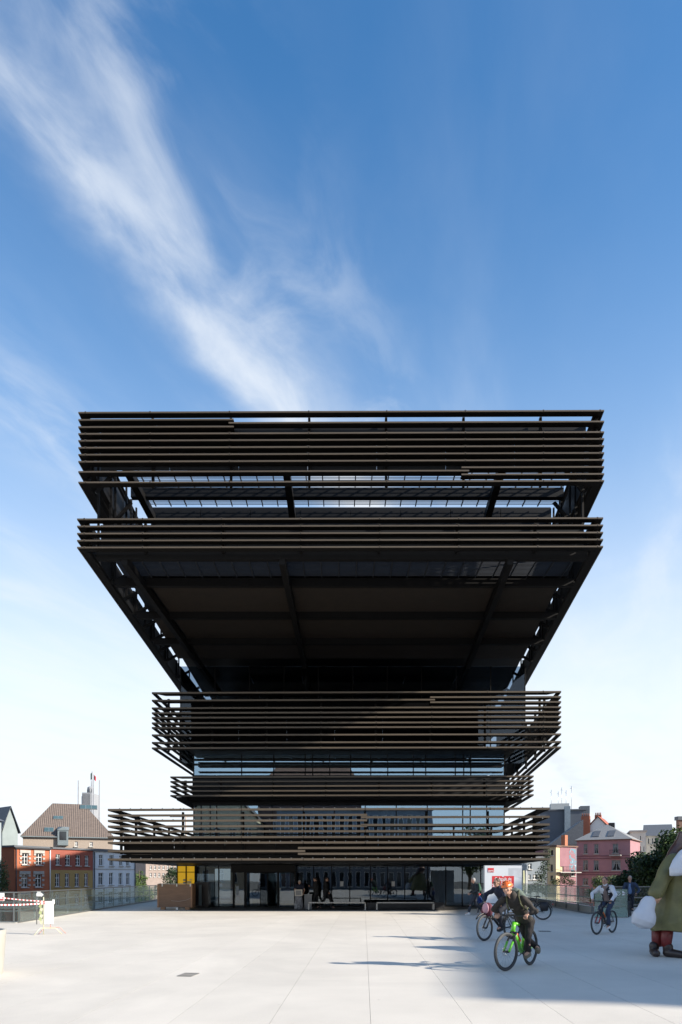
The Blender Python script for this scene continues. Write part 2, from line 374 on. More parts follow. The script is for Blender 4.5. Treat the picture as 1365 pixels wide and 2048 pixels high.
def tier(xl, xr, YL, YR, rows_full, rows_extra, rowsL, rowsR, lh, dp, kl, kr, yend, posts, post_z, side_posts=()):
    XL = PX(xl, YL); XR = PX(xr, YR)
    def Yat(X): return YL+(YR-YL)*(X-XL)/(XR-XL)
    zf = lambda y: PZ(y, YL)
    for y in rows_full: slat_front(XL, XR, YL, YR, zf(y)-lh/2, lh, dp, True, True)
    for (y, pa, pb) in rows_extra:
        xa = XL if pa is None else PX(pa, YL); xb = XR if pb is None else PX(pb, YR)
        slat_front(xa, xb, Yat(xa), Yat(xb), zf(y)-lh/2, lh, dp, pa is None, pb is None)
    sdp = .22 if 35 < YL < 40 else dp
    for y in rowsL: slat_side(XL, YL, kl, yend, zf(y)-lh/2, lh, sdp, -1)
    for y in rowsR: slat_side(XR, YR, kr, yend, zf(y)-lh/2, lh, sdp, 1)
    for px in posts:
        X = PX(px, (YL+YR)/2); Y = Yat(X)+dp+.03; mb = MB(); mb.box(X-.05, X+.05, Y, Y+.14, post_z[0], post_z[1], DARK); L(mb, 'post')
    jb = MB()
    for px in posts:
        X = PX(px, (YL+YR)/2); Y = Yat(X)
        for y in rows_full: jb.box(X-.012, X+.012, Y-.004, Y-.0005, zf(y)-lh/2, zf(y)+lh/2, DARK); jb.box(X-.03, X+.03, Y+.001, Y+.03, zf(y)+lh/2+.001, zf(y)+lh/2+.02, LIP)
    tag(L(jb, 'joint_marks'), kind='stuff')
    for sgn, X0, Y0, k in ((-1, XL, YL, kl), (1, XR, YR, kr)):
        for Y in side_posts:
            X = X0+k*(Y-Y0)-sgn*(dp+.09); mb = MB(); mb.box(X-.06, X+.06, Y-.05, Y+.05, post_z[0], post_z[1], DARK); L(mb, 'post')
    return XL, XR
# tier 1 (topmost)
KL1, KR1 = -.041, .113
r1L = [825,839.6,854,867.8,881.3,895.3,909,923.2,943.8,964.6]
T1 = tier(157, 1209, 28.45, 28.33, [825,867.6,881.3,895.3,909.3,923.2,964.6],
     [(839.6,None,467),(854,None,467),(846.5,458,None),(943.5,None,939),(937,923,None),(951,923,None)],
     r1L, [825,846.5,867.6,881.3,895.3,909.3,923.2,937,951,964.6], .06, .36, KL1, KR1, 62,
     [300,459,618,774,931,1087,1200,170], (18.25, 21.15), (31.5,35,38.7,42.4,46,50,56))
r2 = [1038.3,1052.6,1067,1081,1094.9]
T2 = tier(154.5, 1207, 28.45, 28.36, r2, [], r2, r2, .06, .36, KL1, KR1, 62,
     [285,443,602,760,918,1076,1195,168], (15.5, 16.75), (31.9,35.7,39.7,43.4,47,52,57))
r3L = [1385.8,1400.9,1416.3,1426,1435.5,1446.2,1455.4,1470.2,1485.3,1496.2]
T3 = tier(304, 1123, 36.75, 36.5, [1385.8,1416.3,1426,1435.5,1446.2,1455.4,1470.2,1485.3,1496.2], [(1400.9,None,871),(1396,860,None),(1406,860,None)],
     r3L, [1385.8,1396,1406,1416.3,1426,1435.5,1446.2,1455.4,1470.2,1485.3,1496.2], .085, .6, .008, .10, 90,
     [420,531,642,753,864,975,1086], (8.7, 11.6), (37.6,40.3,43.5,47,51,55,60))
r4 = [1554.3,1563.3,1572.5,1582,1591.4]
T4 = tier(341, 1068, 38.0, 37.65, r4, [], r4, r4, .085, .55, .012, .08, 90, [438,545,652,759,866,973], (6.3, 7.3), (38.9,41.5,45,49))
T5 = tier(216, 1100, 34.3, 33.65, [1619.7,1663.4,1674.6,1685.6,1719],
     [(1631,None,735),(1641.8,None,735),(1653,None,735),(1635.8,722,None),(1651,722,None),(1702.5,None,610),(1696.4,597,None),(1708,597,None)],
     [1619.7,1631,1641.8,1653,1663.4,1674.6,1685.6,1702.5,1719], [1619.7,1635.8,1651,1663.4,1674.6,1685.6,1696.4,1708,1719], .105, .5, -.013, .077, 62,
     [359,483,607,731,855,979], (2.95, 5.1), (34.6,37.2,41,44.7,48.5,53))
# bolts on the lowest tier
g = MB(); XL, XR = T5
for y in (1619.7,1641.8,1685.6,1719,1663.4):
    z = PZ(y, 34.3)+.058; x = XL+.6
    while x < XR-.3:
        Y = 34.3+(33.65-34.3)*(x-XL)/(XR-XL); g.box(x-.022, x+.022, Y-.006, Y+.03, z-.004, z+.03, CHROME); x += .54
tag(L(g, 'bolt_heads'), kind='stuff')
def backplate(X0, X1, n, Y, z0, z1):
    for i in range(n):
        a = X0+(X1-X0)*i/n; b = X0+(X1-X0)*(i+1)/n
        g = MB(); g.box(a+.008, b-.008, Y, Y+.04, z0, z1, PANELD); L(g, 'back_panel')
backplate(-10.2, 10.3, 7, 28.97, PZ(941,29), PZ(861,29))
backplate(PX(165,29), PX(464,29), 2, 28.96, PZ(860.5,29), 21.05)
backplate(-10.2, 10.3, 7, 28.97, 15.6, 16.72)
for sgn, (XLt, XRt), z0, z1 in ((-1,T1,19.0,20.4),(1,T1,19.0,20.4),(-1,T2,15.6,16.7),(1,T2,15.6,16.7)):
    X0 = XLt if sgn < 0 else XRt; kk = KL1 if sgn < 0 else KR1
    for i in range(6):
        a = 29.1+i*5; b = a+4.97; g = MB(); xa = X0-sgn*.42+kk*(a-28.4); xb = X0-sgn*.42+kk*(b-28.4)
        g.prism([(xa,a),(xb,b),(xb-sgn*.03,b),(xa-sgn*.03,a)], z0, z1, PANELD); L(g, 'back_panel')
# roof grating over the top ring
def flare(X, k, Y, Y0=28.4): return X+k*(Y-Y0)
g = MB()
Y = 29.25
while Y < 35.3:
    g.box(flare(-9.9,KL1,Y), flare(10.4,KR1,Y), Y, Y+.024, 21.035, 21.06, GRATE); Y += .125
tag(L(g, 'roof_grating_bars'), kind='stuff')
for i in range(26):
    X = -9.6+i*.79
    g = MB(); g.box(X, X+.05, 29.2, 35.35, 20.97, 21.033, GRATE); L(g, 'grating_bearer')
for (Y0, Y1, z0, z1) in ((29.05,29.2,20.6,20.97),(33.45,33.75,20.42,20.89)):
    g = MB(); g.box(flare(-10.1,KL1,Y0), flare(10.35,KR1,Y0), Y0, Y1, z0, z1, PANELD); L(g, 'beam')
for X, k in ((-9.75,-.0),(-2.5,.0),(7.2,.06)):
    g = MB(); g.prism([(X-.16,29.21),(X+.16,29.21),(X+.16+k*6,35.3),(X-.16+k*6,35.3)], 20.2, 20.6, DARK); L(g, 'roof_beam')
# set back top storey
xs = [-9.9,-7.3,-4.7,-2.1,.5,3.1,5.7,8.3,10.95]
for a, b in zip(xs[:-1], xs[1:]):
    g = MB(); g.box(a+.012, b-.012, 35.5, 35.62, 16.4, 20.98, PANELD); L(g, 'wall_panel')
g = MB(); g.prism([(-9.9,35.64),(10.95,35.64),(17.5,111),(-9.9,111)], 16.0, 21.1, PANELD); L(g, 'upper_body')
# gratings of the terrace floor (tier 2) and the great soffit
g = MB(); Y = 29.35
while Y < 31.6:
    g.box(flare(-9.9,KL1,Y), flare(10.1,KR1,Y), Y, Y+.05, 15.72, 15.79, GRATE); Y += .13
tag(L(g, 'terrace_grating_bars'), kind='stuff')
for i in range(26):
    X = -9.6+i*.79
    g = MB(); g.box(X, X+.05, 29.3, 31.7, 15.66, 15.718, GRATE); L(g, 'grating_bearer')
g = MB(); g.prism([(flare(-9.85,KL1,31.75),31.75),(flare(10.0,KR1,31.75),31.75),(17.3,110),(-10.6,110)], 15.78, 15.95, PANELD); L(g, 'floor_slab')
TB = [29.1, 31.75, 35.7, 39.6, 43.3]
BX = [(-9.2,.018),(-2.5,.012),(7.2,.06)]
cols = [(-9.85,KL1)]+BX+[(10.0,KR1)]
for j in range(1, 4):
    Ya, Yb = TB[j]+.15, TB[j+1]-.15
    for i in range(len(cols)-1):
        (xa,ka),(xb,kb) = cols[i], cols[i+1]
        f_ = lambda X,k,Y: X+k*(Y-29)
        g = MB(); g.prism([(f_(xa,ka,Ya)+.12,Ya),(f_(xb,kb,Ya)-.12,Ya),(f_(xb,kb,Yb)-.12,Yb),(f_(xa,ka,Yb)+.12,Yb)], 15.62, 15.70, SOFF if j > 1 or i else PANELD); L(g, 'soffit_panel')
for Yb in TB[:4]:
    g = MB(); g.box(flare(-10.35,KL1,Yb), flare(10.4,KR1,Yb), Yb-.12, Yb+.12, 15.28, 15.64, DARK); L(g, 'beam')
for X, k in BX:
    g = MB(); g.prism([(X-.13,29.0),(X+.13,29.0),(X+.13+k*21,50),(X-.13+k*21,50)], 15.06, 15.44, DARK); b_ = L(g, 'long_beam')
# side brackets tying slats to the frame
for Y in (29.4,31.9,33.8,35.7,37.6,39.7,41.5,43.4,47,51):
    for sgn, X0, k in ((-1,T2[0],KL1),(1,T2[1],KR1)):
        X = X0+k*(Y-28.4)
        g = MB(); g.obox((X-sgn*.5,Y,15.55),(X-sgn*1.35,Y,16.0),.07,.16,DARK); L(g, 'bracket')
        g = MB(); g.obox((X-sgn*.5,Y,18.3),(X-sgn*1.35,Y,19.3),.07,.16,DARK); L(g, 'bracket')
        g = MB(); g.obox((X-sgn*.6,Y,15.5),(X-sgn*.6,Y,21.1),.08,.10,DARK); L(g, 'bracket')

def glass_wall(x0, x1, Y, z0, z1, step, gm, mull=.05, name='window_pane', x_list=None):
    X = x_list or [x0+(x1-x0)*i/round((x1-x0)/step) for i in range(round((x1-x0)/step)+1)]
    for a, b in zip(X[:-1], X[1:]):
        g = MB(); g.box(a+mull/2, b-mull/2, Y, Y+.03, z0, z1, gm); L(g, name)
    for a in X:
        g = MB(); g.box(a-mull/2+.002, a+mull/2-.002, Y-.04, Y+.12, z0, z1, DARK); L(g, 'mullion')
def side_glass(X0, k, Y0, Y1, z0, z1, gm, step=3.5):
    n = max(1, round((Y1-Y0)/step))
    for i in range(n):
        a = Y0+(Y1-Y0)*i/n+.04; b = Y0+(Y1-Y0)*(i+1)/n-.04
        g = MB(); g.prism([(X0+k*(a-Y0),a),(X0+k*(a-Y0)+.03,a),(X0+k*(b-Y0)+.03,b),(X0+k*(b-Y0),b)], z0, z1, gm); L(g, 'window_pane')
        g = MB(); g.box(X0+k*(b-Y0)-.03, X0+k*(b-Y0)+.05, b+.002, b+.078, z0, z1, DARK); L(g, 'mullion')
# mid storey glass
GM = 43.4
glass_wall(-10.2, 11.7, GM, 9.05, 15.2, 2.15, UPGLASS)
side_glass(-10.2, 0, GM+.15, GM+12, 9.05, 15.2, UPGLASS); side_glass(11.7, .08, GM+.15, GM+12, 9.05, 15.2, UPGLASS)
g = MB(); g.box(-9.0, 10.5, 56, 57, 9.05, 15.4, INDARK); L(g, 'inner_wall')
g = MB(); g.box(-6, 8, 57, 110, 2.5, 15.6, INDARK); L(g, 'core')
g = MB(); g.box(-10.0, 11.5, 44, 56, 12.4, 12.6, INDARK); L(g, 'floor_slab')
for i in range(5):
    for j in range(2):
        LAMPC = mat('lamp_tube', (.5,.5,.5), .4)
        g = MB(); g.box(-6+i*3.4, -5.94+i*3.4, 45+j*3.5, 46.6+j*3.5, 15.0, 15.05, LAMPC); L(g, 'ceiling_lamp')
# terrace slab behind tier 3
g = MB(); g.prism([(PX(304,36.75)+1.6,38.3),(PX(1123,36.5)-2.0,38.2),(10.6,56),(-8.7,56)], 8.90, 9.1, DARK); L(g, 'floor_slab')
for i in range(6):
    g = MB(); g.box(-8.3+i*2.65+.01, -8.3+(i+1)*2.65-.01, 37.75, 37.8, 8.9, 11.45, mat('gap_black', (.003,.003,.0035), .9, spec=.05)); L(g, 'dark_gap_sheet')  # added black sheets that darken the gaps between the slats
for X in (-9.4,-6.3,-3.2,-.1,3.0,6.1,9.2):
    g = MB(); g.box(X-.08, X+.08, 38.35, 43.3, 9.11, 9.2, DARK); L(g, 'beam')
# lower glass body
GL = 39.5; XA, XB = PX(388, GL), PX(1009, GL)
glass_wall(XA, XB, GL, 7.7, 8.88, 0, FACADE, .06, x_list=[XA, PX(484,GL), PX(548,GL), PX(611,GL), PX(626,GL), PX(660,GL), PX(702,GL), PX(742,GL), PX(776,GL), PX(827,GL), PX(852,GL), PX(911,GL), PX(928,GL), PX(942,GL), XB])
for y in (1519,1525.5,1533,1544):
    z = PZ(y, GL-.15); g = MB(); g.box(XA+.3, XB-.1, GL-.2, GL-.14, z-.03, z+.03, DARK); L(g, 'sun_bar')
g = MB(); g.box(XA-.05, XB+.05, GL-.12, GL+.1, 5.95, 7.66, PANELD); L(g, 'spandrel')
glass_wall(XA, XB, GL, 2.95, 5.93, 0, FACADE, .06, x_list=[XA, PX(403,GL), PX(421,GL), PX(434,GL), PX(483,GL), PX(545,GL), PX(607,GL), PX(669,GL), PX(731,GL), PX(793,GL), PX(855,GL), PX(926,GL), PX(941,GL), PX(974,GL), XB])
side_glass(XA, -.0, GL+.2, GL+16, 2.95, 8.5, FACADE); side_glass(XB, .06, GL+.2, GL+16, 2.95, 8.5, FACADE)
g = MB(); g.box(XA+.1, XB-.1, 52, 53, .02, 8.5, INSIDE); L(g, 'inner_wall')
g = MB(); g.box(XA+.1, XB-.1, GL+.3, 52, 5.95, 6.3, INSIDE); L(g, 'floor_slab')
for X in (-6,-1.5,3,7.5):
    g = MB(); g.tube([(X,43,2.95),(X,43,8.5)], .22, INSIDE, 16); L(g, 'column')
g = MB(); g.prism([(PX(341,38)+.8,38.75),(PX(1068,37.6)-.8,38.5),(XB-.1,39.3),(XB+1.2,55),(XA-.6,55),(XA+.1,39.3)], 6.18, 6.36, DARK) if False else g.box(PX(341,38)+.8, PX(1068,37.6)-.8, 38.7, 39.35, 6.16, 6.34, DARK); L(g, 'ledge')
for sgn, X in ((-1,XA),(1,XB)):
    g = MB(); xo = X+sgn*.5; g.prism([(X+sgn*.06,38.7),(xo+sgn*.3,38.7),(xo+sgn*.8,56),(X+sgn*.06,56)], 6.16, 6.34, DARK); L(g, 'ledge')
# tier 5 terrace slab, soffit, parapets
XL5, XR5 = T5
g = MB(); g.prism([(XL5+.52,34.85),(XR5-.52,34.25),(XR5-.5+.077*26,60),(XL5+.52-.013*26,60)], 2.58, 2.93, DARK); L(g, 'terrace_slab')
k = 0; xs5 = [XL5+.6+i*(XR5-XL5-1.2)/8 for i in range(9)]
PARA = mat('bronze_parapet', (.020, .0155, .0125), .6, .1, .12, 1, spec=.25, objvar=.1)
for a, b in zip(xs5[:-1], xs5[1:]):
    ya = 34.95+(33.65-34.3)*(a-XL5)/(XR5-XL5); yb = 34.95+(33.65-34.3)*(b-XL5)/(XR5-XL5)
    g = MB(); g.prism([(a+.01,ya),(b-.01,yb),(b-.01,yb+.05),(a+.01,ya+.05)], 2.95, PZ(1674,35), PARA); L(g, 'parapet_panel')
for sgn, X0, kk in ((-1,XL5,-.013),(1,XR5,.077)):
    for i in range(7):
        a = 35.3+i*3.6; b = a+3.58; xa = X0-sgn*.62+kk*(a-34); xb = X0-sgn*.62+kk*(b-34)
        g = MB(); g.prism([(xa,a),(xb,b),(xb-sgn*.05,b),(xa-sgn*.05,a)], 2.95, 3.55, PARA); L(g, 'parapet_panel')
# soffit strips below the terrace
for i in range(11):
    a = XL5+.9+i*(XR5-XL5-1.8)/11; b = a+(XR5-XL5-1.8)/11-.02
    g = MB(); g.box(a, b, 35.1, 40.9, 2.53, 2.575, PANELD); L(g, 'soffit_panel')
# ground floor glazing
G0 = 41.2
gx = [PX(p,G0) for p in (355,373,389,412,467)]
for part in ([355,373,389,412,438,467],[592,628,664,700,741,776,810,856,892,925,962,1000]):
    glass_wall(0, 0, G0, .05, 2.5, 0, GFGLASS, .06, x_list=[PX(p,G0) for p in part])
for a, b in ((355,467),(592,1000)):
    g = MB(); g.box(PX(a,G0), PX(b,G0), G0-.05, G0+.1, .0, .05, DARK); L(g, 'sill')
side_glass(PX(355,G0), 0, G0+.2, G0+12, .05, 2.5, UPGLASS); side_glass(PX(1000,G0), 0, G0+.2, G0+12, .05, 2.5, UPGLASS)
g = MB(); g.box(-7.5, 9.0, 49.0, 49.3, .0, 2.5, INSIDE); L(g, 'inner_wall')
g = MB(); g.box(-9.6, 9.4, 41.5, 53, .003, .03, mat('interior_floor', (.22,.21,.2), .35, 0, .1, 1)); L(g, 'floor')
for X in (-5.5,-1.5,2.5,6.5):
    g = MB(); g.tube([(X,44,.03),(X,44,2.5)], .2, INSIDE, 14); L(g, 'column')
CURT = ribmat('grey_curtain', (.28,.29,.30), None, 6.0, 'X', .9, 1.0)
for a, b in ((600,690),(752,812),(830,868),(905,950)):
    g = MB(); xa, xb = PX(a,43.5), PX(b,43.5); n = 26
    vs = []; fs = []
    for i in range(n+1):
        x = xa+(xb-xa)*i/n; y = 42.9+.05*math.sin(i*2.4); vs += [(x,y,.1),(x,y,2.45)]
    for i in range(n): fs.append((2*i,2*i+2,2*i+3,2*i+1))
    g.add(vs, fs, CURT, True); L(g, 'curtain')
# entrance: revolving door drum with header
DX0, DX1 = PX(467,40.6), PX(592,40.6)
g = MB(); g.box(DX0, DX1, 39.9, 41.2, 2.08, 2.52, DARK); L(g, 'door_header')
for px in (468,491,557,591):
    X = PX(px,40.0); g = MB(); g.box(X-.06, X+.06, 39.92, 40.06, .022, 2.08, DARK); L(g, 'door_post')
cx = (PX(491,40)+PX(557,40))/2
for sgn in (-1, 1):
    g = MB(); pts = []
    for i in range(9):
        a = R(90+sgn*(35+i*12)) ; pts.append((cx+1.02*math.cos(a)*1.0, 41.1-1.0*math.sin(a)*0+.0+ .95*math.sin(a)))
    vs = [(x,y,.03) for x,y in pts]+[(x,y,2.05) for x,y in pts]; g.add(vs, [(i,i+1,i+10,i+9) for i in range(8)], GFGLASS, True); L(g, 'curved_pane')
for a in (20, 110, 200, 290):
    g = MB(); c, s = math.cos(R(a)), math.sin(R(a)); g.obox((cx,41.2,1.05),(cx+c*.9,41.2+s*.9,1.05),.03,1.98,GFGLASS); d_ = L(g, 'door_leaf')
    g = MB(); g.obox((cx+c*.9,41.2+s*.9,.03),(cx+c*.9,41.2+s*.9,2.04),.05,.05,DARK); L(g, 'door_stile')
for (a, b, y0, y1) in ((470,489,1743,1813),(560,589,1743,1813)):
    g = MB(); g.box(PX(a,40), PX(b,40), 40.0, 40.03, .05, 2.06, GFGLASS); L(g, 'window_pane')
BLUEP = mat('blue_poster', (.03,.22,.5), .5); REDP = mat('red_poster', (.5,.06,.05), .5)
g = MB(); g.box(PX(521,41.9), PX(528,41.9), 41.95, 41.97, 1.45, 2.0, BLUEP); L(g, 'poster')
g = MB(); g.box(PX(560,41.9), PX(580,41.9), 42.9, 42.92, .8, 2.0, REDP); L(g, 'poster')
for px in (684,787):
    g = MB(); g.box(PX(px,G0)-.1, PX(px,G0)+.1, G0-.012, G0-.004, 1.25, 1.55, WHITE); o = L(g, 'notice_sheet')
# yellow display cube in the corner window
YEL = mat('yellow_panel', (.80,.50,.02), .4, 0, .04, 3)
_yb = YEL.node_tree.nodes['Principled BSDF']; _yb.inputs['Emission Color'].default_value = (.90,.50,.015,1); _yb.inputs['Emission Strength'].default_value = .16  # mild glow added to brighten the yellow under the overhang
yc = thing('display_case', 'bright yellow display panel with added glow and dark glazing bars above the wooden crate', 'display', (PX(373,40.7), 40.7, 0))
hw_ = PX(391,40.7)-PX(373,40.7)
g = MB(); g.box(-hw_, hw_, 0, .35, .9, 2.46, YEL); g.build('panel', yc)
for x in (-hw_, 0, hw_): g = MB(); g.box(x-.035, x+.035, -.05, .36, .03, 2.47, DARK); g.build('frame_bar', yc)
g = MB(); g.box(-hw_+.036, -.036, -.04, -.003, 2.08, 2.12, DARK); g.box(.036, hw_-.036, -.04, -.003, 2.08, 2.12, DARK); g.build('transom', yc)
for a_, b_, c_, d_ in ((-.18,-.05,1.58,1.68),(-.18,-.05,1.40,1.52),(.05,.30,1.45,1.56),(.05,.16,1.30,1.42),(.20,.34,1.62,1.68)):
    g = MB(); g.box(a_, b_, -.02, -.002, c_, d_, mat('grey_print', (.30,.32,.30), .6) if a_ < 0 else mat('cream_print', (.75,.72,.5), .6)); g.build('printed_patch', yc)

# ================================================================== RAILINGS
def railing(pts, h, step, label, posts_in=True, kerb=0.0, rows=(.45,.8)):
    r = thing('glass_railing', label, 'railing', (pts[0][0], pts[0][1], 0), 0, 'glass railings along the bridge deck')
    o = Vector((pts[0][0], pts[0][1], 0))
    for a, b in zip(pts[:-1], pts[1:]):
        a = Vector((a[0],a[1],0)); b = Vector((b[0],b[1],0)); d = b-a; n = max(1, round(d.length/step)); dn = d.normalized(); out = Vector((-dn.y, dn.x, 0))
        if out.dot(Vector((a.x,0,0))) < 0: out = -out
        z = lambda t: Vector((0,0,t))
        g = MB(); g.obox(a-o+z(h-.02), b-o+z(h-.02), .07, .05, STEEL); g.build('handrail', r)
        for i in range(n):
            p = a+d*(i/n)+dn*.012; q = a+d*((i+1)/n)-dn*.012
            g = MB(); g.obox(p-o+z(.05+(h-.12)/2+kerb/2), q-o+z(.05+(h-.12)/2+kerb/2), .02, h-.14-kerb, RAILG); g.build('glass_panel', r)
        for i in range(n+1):
            p = a+d*(i/n)+out*.14
            g = MB(); g.obox(p-o+z(-.2), p-o+z(h-.05), .06, .06, STEEL); g.build('post', r)
        for zz_ in rows:
            g = MB(); g.obox(a-o+z(zz_)+out*.14, b-o+z(zz_)+out*.14, .05, .05, STEEL); g.build('rail', r)
        g = MB(); g.obox(a-o+z(.035), b-o+z(.035), .06, .06, STEEL); g.build('base_channel', r)
        if kerb:
            g = MB(); g.obox(a-o+z(kerb/2)+out*.3, b-o+z(kerb/2)+out*.3, .16, kerb, CONC); g.build('kerb', r)
    return r
railing([(-23,26.15),(-12.5,26.4),(-15.35,63)], 1.2, 2.1, 'long glass railing with dark steel posts left of the library, before the orange house')
railing([(12.0,33.0),(14.6,62)], 1.34, 2.6, 'long glass railing right of the library running back below the pink house', kerb=.35)
railing([(12.6,33.0),(23,33.2)], 1.34, 2.4, 'glass railing behind the cyclist in the blue shirt', kerb=.35)

# canal footbridge seen through the left railing
fb = thing('canal_footbridge', 'low pale timber landing over the canal seen through the left railing', 'footbridge', (-34, 60, -6.3))
TIMB = mat('pale_timber', (.46,.40,.28), .8, 0, .2, 2, stretch=(.3,3,3))
for i, z in enumerate((3.9, 5.0)):
    for k_ in range(6): g = MB(); g.box(-9, 8.5, -1.2+i*9+k_*.4, -1.2+i*9+k_*.4+.37, z, z+.16, TIMB); g.build('deck_board', fb)
    for x in (-8,-4,0,4,8): g = MB(); g.box(x-.12, x+.12, -1+i*9, -.76+i*9, 0, z-.002, mat('grey_timber',(.25,.23,.2),.85)); g.build('pile', fb)

# ================================================================== HOUSES
def house(name, label, A, B, z0, z1, depth, wm, wins=(), roof=None, group=None, cat='house', trim=None, sill=None, slab=None, frame=None, two_tone=None):
    """A,B world xy of the facade's ends seen from outside left to right; wins: (u0,u1,za,zb,style)"""
    A = Vector(A); B = Vector(B); d = B-A; Ln = d.length; rz = math.atan2(d.y, d.x)
    h = thing(name, label, cat, (A.x, A.y, z0), rz, group); H = z1-z0; T = .22
    holes = [(w_[0], w_[1], w_[2]-z0, w_[3]-z0) for w_ in wins]
    us = sorted(set([0, Ln]+[q for w_ in holes for q in w_[:2]])); vs_ = sorted(set([0, H]+[q for w_ in holes for q in w_[2:]]+([two_tone[0]-z0] if two_tone else [])))
    g = MB()
    for a, b in zip(us[:-1], us[1:]):
        for c, e in zip(vs_[:-1], vs_[1:]):
            mu, mv = (a+b)/2, (c+e)/2
            if any(w_[0] < mu < w_[1] and w_[2] < mv < w_[3] for w_ in holes): continue
            m_ = two_tone[1] if two_tone and mv < two_tone[0]-z0 else wm
            g.add([(a,0,c),(b,0,c),(b,0,e),(a,0,e)], [(0,1,2,3)], m_)
    for a, b, c, e in holes:
        g.add([(a,0,c),(b,0,c),(b,0,e),(a,0,e),(a,T,c),(b,T,c),(b,T,e),(a,T,e)], [(0,1,5,4),(1,2,6,5),(2,3,7,6),(3,0,4,7)], wm)
    g.add([(0,0,0),(0,depth,0),(0,depth,H),(0,0,H)], [(0,1,2,3)], wm); g.add([(Ln,0,0),(Ln,depth,0),(Ln,depth,H),(Ln,0,H)], [(0,1,2,3)], wm)
    g.add([(0,depth,0),(Ln,depth,0),(Ln,depth,H),(0,depth,H)], [(0,1,2,3)], wm); g.add([(0,0,H),(Ln,0,H),(Ln,depth,H),(0,depth,H)], [(0,1,2,3)], wm)
    g.build('wall', h)
    fm = frame or WHITE; cache = {}
    for w_, (a, b, c, e) in zip(wins, holes):
        st = w_[4] if len(w_) > 4 else 'cross'; W, Hh = round(b-a, 2), round(e-c, 2); key = (W, Hh, st)
        if key not in cache:
            f = MB(); t = .075; f.box(0,t,0,.07,0,Hh,fm); f.box(W-t,W,0,.07,0,Hh,fm); f.box(t,W-t,0,.07,0,t,fm); f.box(t,W-t,0,.07,Hh-t,Hh,fm)
            if 'cross' in st: f.box(W/2-t/2,W/2+t/2,-.01,.06,t,Hh-t,fm); f.box(t,W-t,-.005,.055,Hh*.64,Hh*.64+t,fm)
            if 'bars' in st: f.box(t,W-t,.0,.05,Hh*.3,Hh*.3+.03,fm); 
            p = MB(); p.box(t,W-t,.07,.09,t,Hh-t,PANEG)
            s_m = MB(); s_m.box(-.12,W+.12,-T-.12,-.02,-.14,-.01,sill or CONC)
            l_m = None
            if trim:
                l_m = MB(); l_m.box(-.35,W+.35,-T-.05,-T+.03,Hh,Hh+.42,trim)
                for zz_ in (.15, Hh*.45, Hh*.8): l_m.box(-.38,-.02,-T-.04,-T+.03,zz_,zz_+.3,trim); l_m.box(W+.02,W+.38,-T-.04,-T+.03,zz_,zz_+.3,trim)
                l_m = l_m.mesh('surround')
            cu = None
            if 'curtain' in st:
                q = MB(); cm = mat('net_curtain', (.22,.24,.26), .9)
                q.add([(t,.068,Hh-t),(W*.48,.068,Hh-t),(W*.25,.068,Hh*.35),(t,.068,t)],[(0,1,2,3)],cm); q.add([(W-t,.068,Hh-t),(W*.52,.068,Hh-t),(W*.75,.068,Hh*.35),(W-t,.068,t)],[(0,1,2,3)],cm); cu = q.mesh('curtain')
            cache[key] = (f.mesh('window'), p.mesh('pane'), s_m.mesh('sill'), l_m, cu)
        fmh, pm, sm_, lm, cu = cache[key]
        wo_ = link('window', fmh, h, (a, T-.07, c)); link('pane', pm, wo_); link('sill', sm_, wo_)
        if lm: link('stone_surround', lm, wo_)
        if cu: link('curtain', cu, wo_)
    if roof:
        kind, rh, rm = roof[:3]; ov = .35; g = MB(); x0, x1, y0, y1 = -ov, Ln+ov, -ov, depth+ov
        if kind == 'flat': g.box(x0+.1,x1-.1,y0+.1,y1-.1,H,H+rh,rm)
        if kind == 'hip':
            ins = roof[3] if len(roof) > 3 else depth/2
            insr = roof[4] if len(roof) > 4 else ins
            a, b = (x0+ins, (y0+y1)/2, H+rh), (x1-insr, (y0+y1)/2, H+rh)
            vs = [(x0,y0,H),(x1,y0,H),(x1,y1,H),(x0,y1,H),a,b]; g.add(vs,[(0,1,5,4),(1,2,5),(2,3,4,5),(3,0,4)],rm)
            g.box(x0,x1,y0,y1,H-.12,H-.004,rm if len(roof) < 6 else roof[5])
        if kind == 'gable_x':
            g.add([(x0,y0,H),(x1,y0,H),(x1,y1,H),(x0,y1,H),(x0,(y0+y1)/2,H+rh),(x1,(y0+y1)/2,H+rh)],[(0,1,5,4),(2,3,4,5),(1,2,5),(3,0,4),(0,3,2,1)],rm)
        if kind == 'gable_y':
            g.add([(0,0,H),(Ln,0,H),(Ln/2,0,H+rh*.97),(0,depth,H),(Ln,depth,H),(Ln/2,depth,H+rh*.97)],[(0,1,2),(3,5,4)],wm)
            m_ = (Ln/2, H+rh)
            for (xa, xb) in ((x0, Ln/2),(x1, Ln/2)):
                g.add([(xa,y0,H-.1),(xb,y0,H+rh),(xb,y1,H+rh),(xa,y1,H-.1),(xa,y0,H+.06),(xb,y0,H+rh+.16),(xb,y1,H+rh+.16),(xa,y1,H+.06)],[(0,1,2,3),(4,5,6,7),(0,1,5,4),(3,2,6,7),(0,3,7,4)],rm)
        if kind == 'shed':
            g.add([(x0,y0,H),(x1,y0,H+rh),(x1,y1,H+rh),(x0,y1,H),(x0,y0,H-.2),(x1,y0,H-.2),(x1,y1,H-.2),(x0,y1,H-.2)],[(0,1,2,3),(0,4,5,1),(1,5,6,2),(2,6,7,3),(3,7,4,0)],rm)
        g.build('roof', h)
    return h, Ln, z0, A, d.normalized()
def onf(A, B, px):   # facade coordinate hit by a picture column
    A = Vector(A); B = Vector(B); d = B-A; k = (px-CX)/F
    t = (k*A.y-A.x)/(d.x-k*d.y); return t*d.length, (A+d*t).y
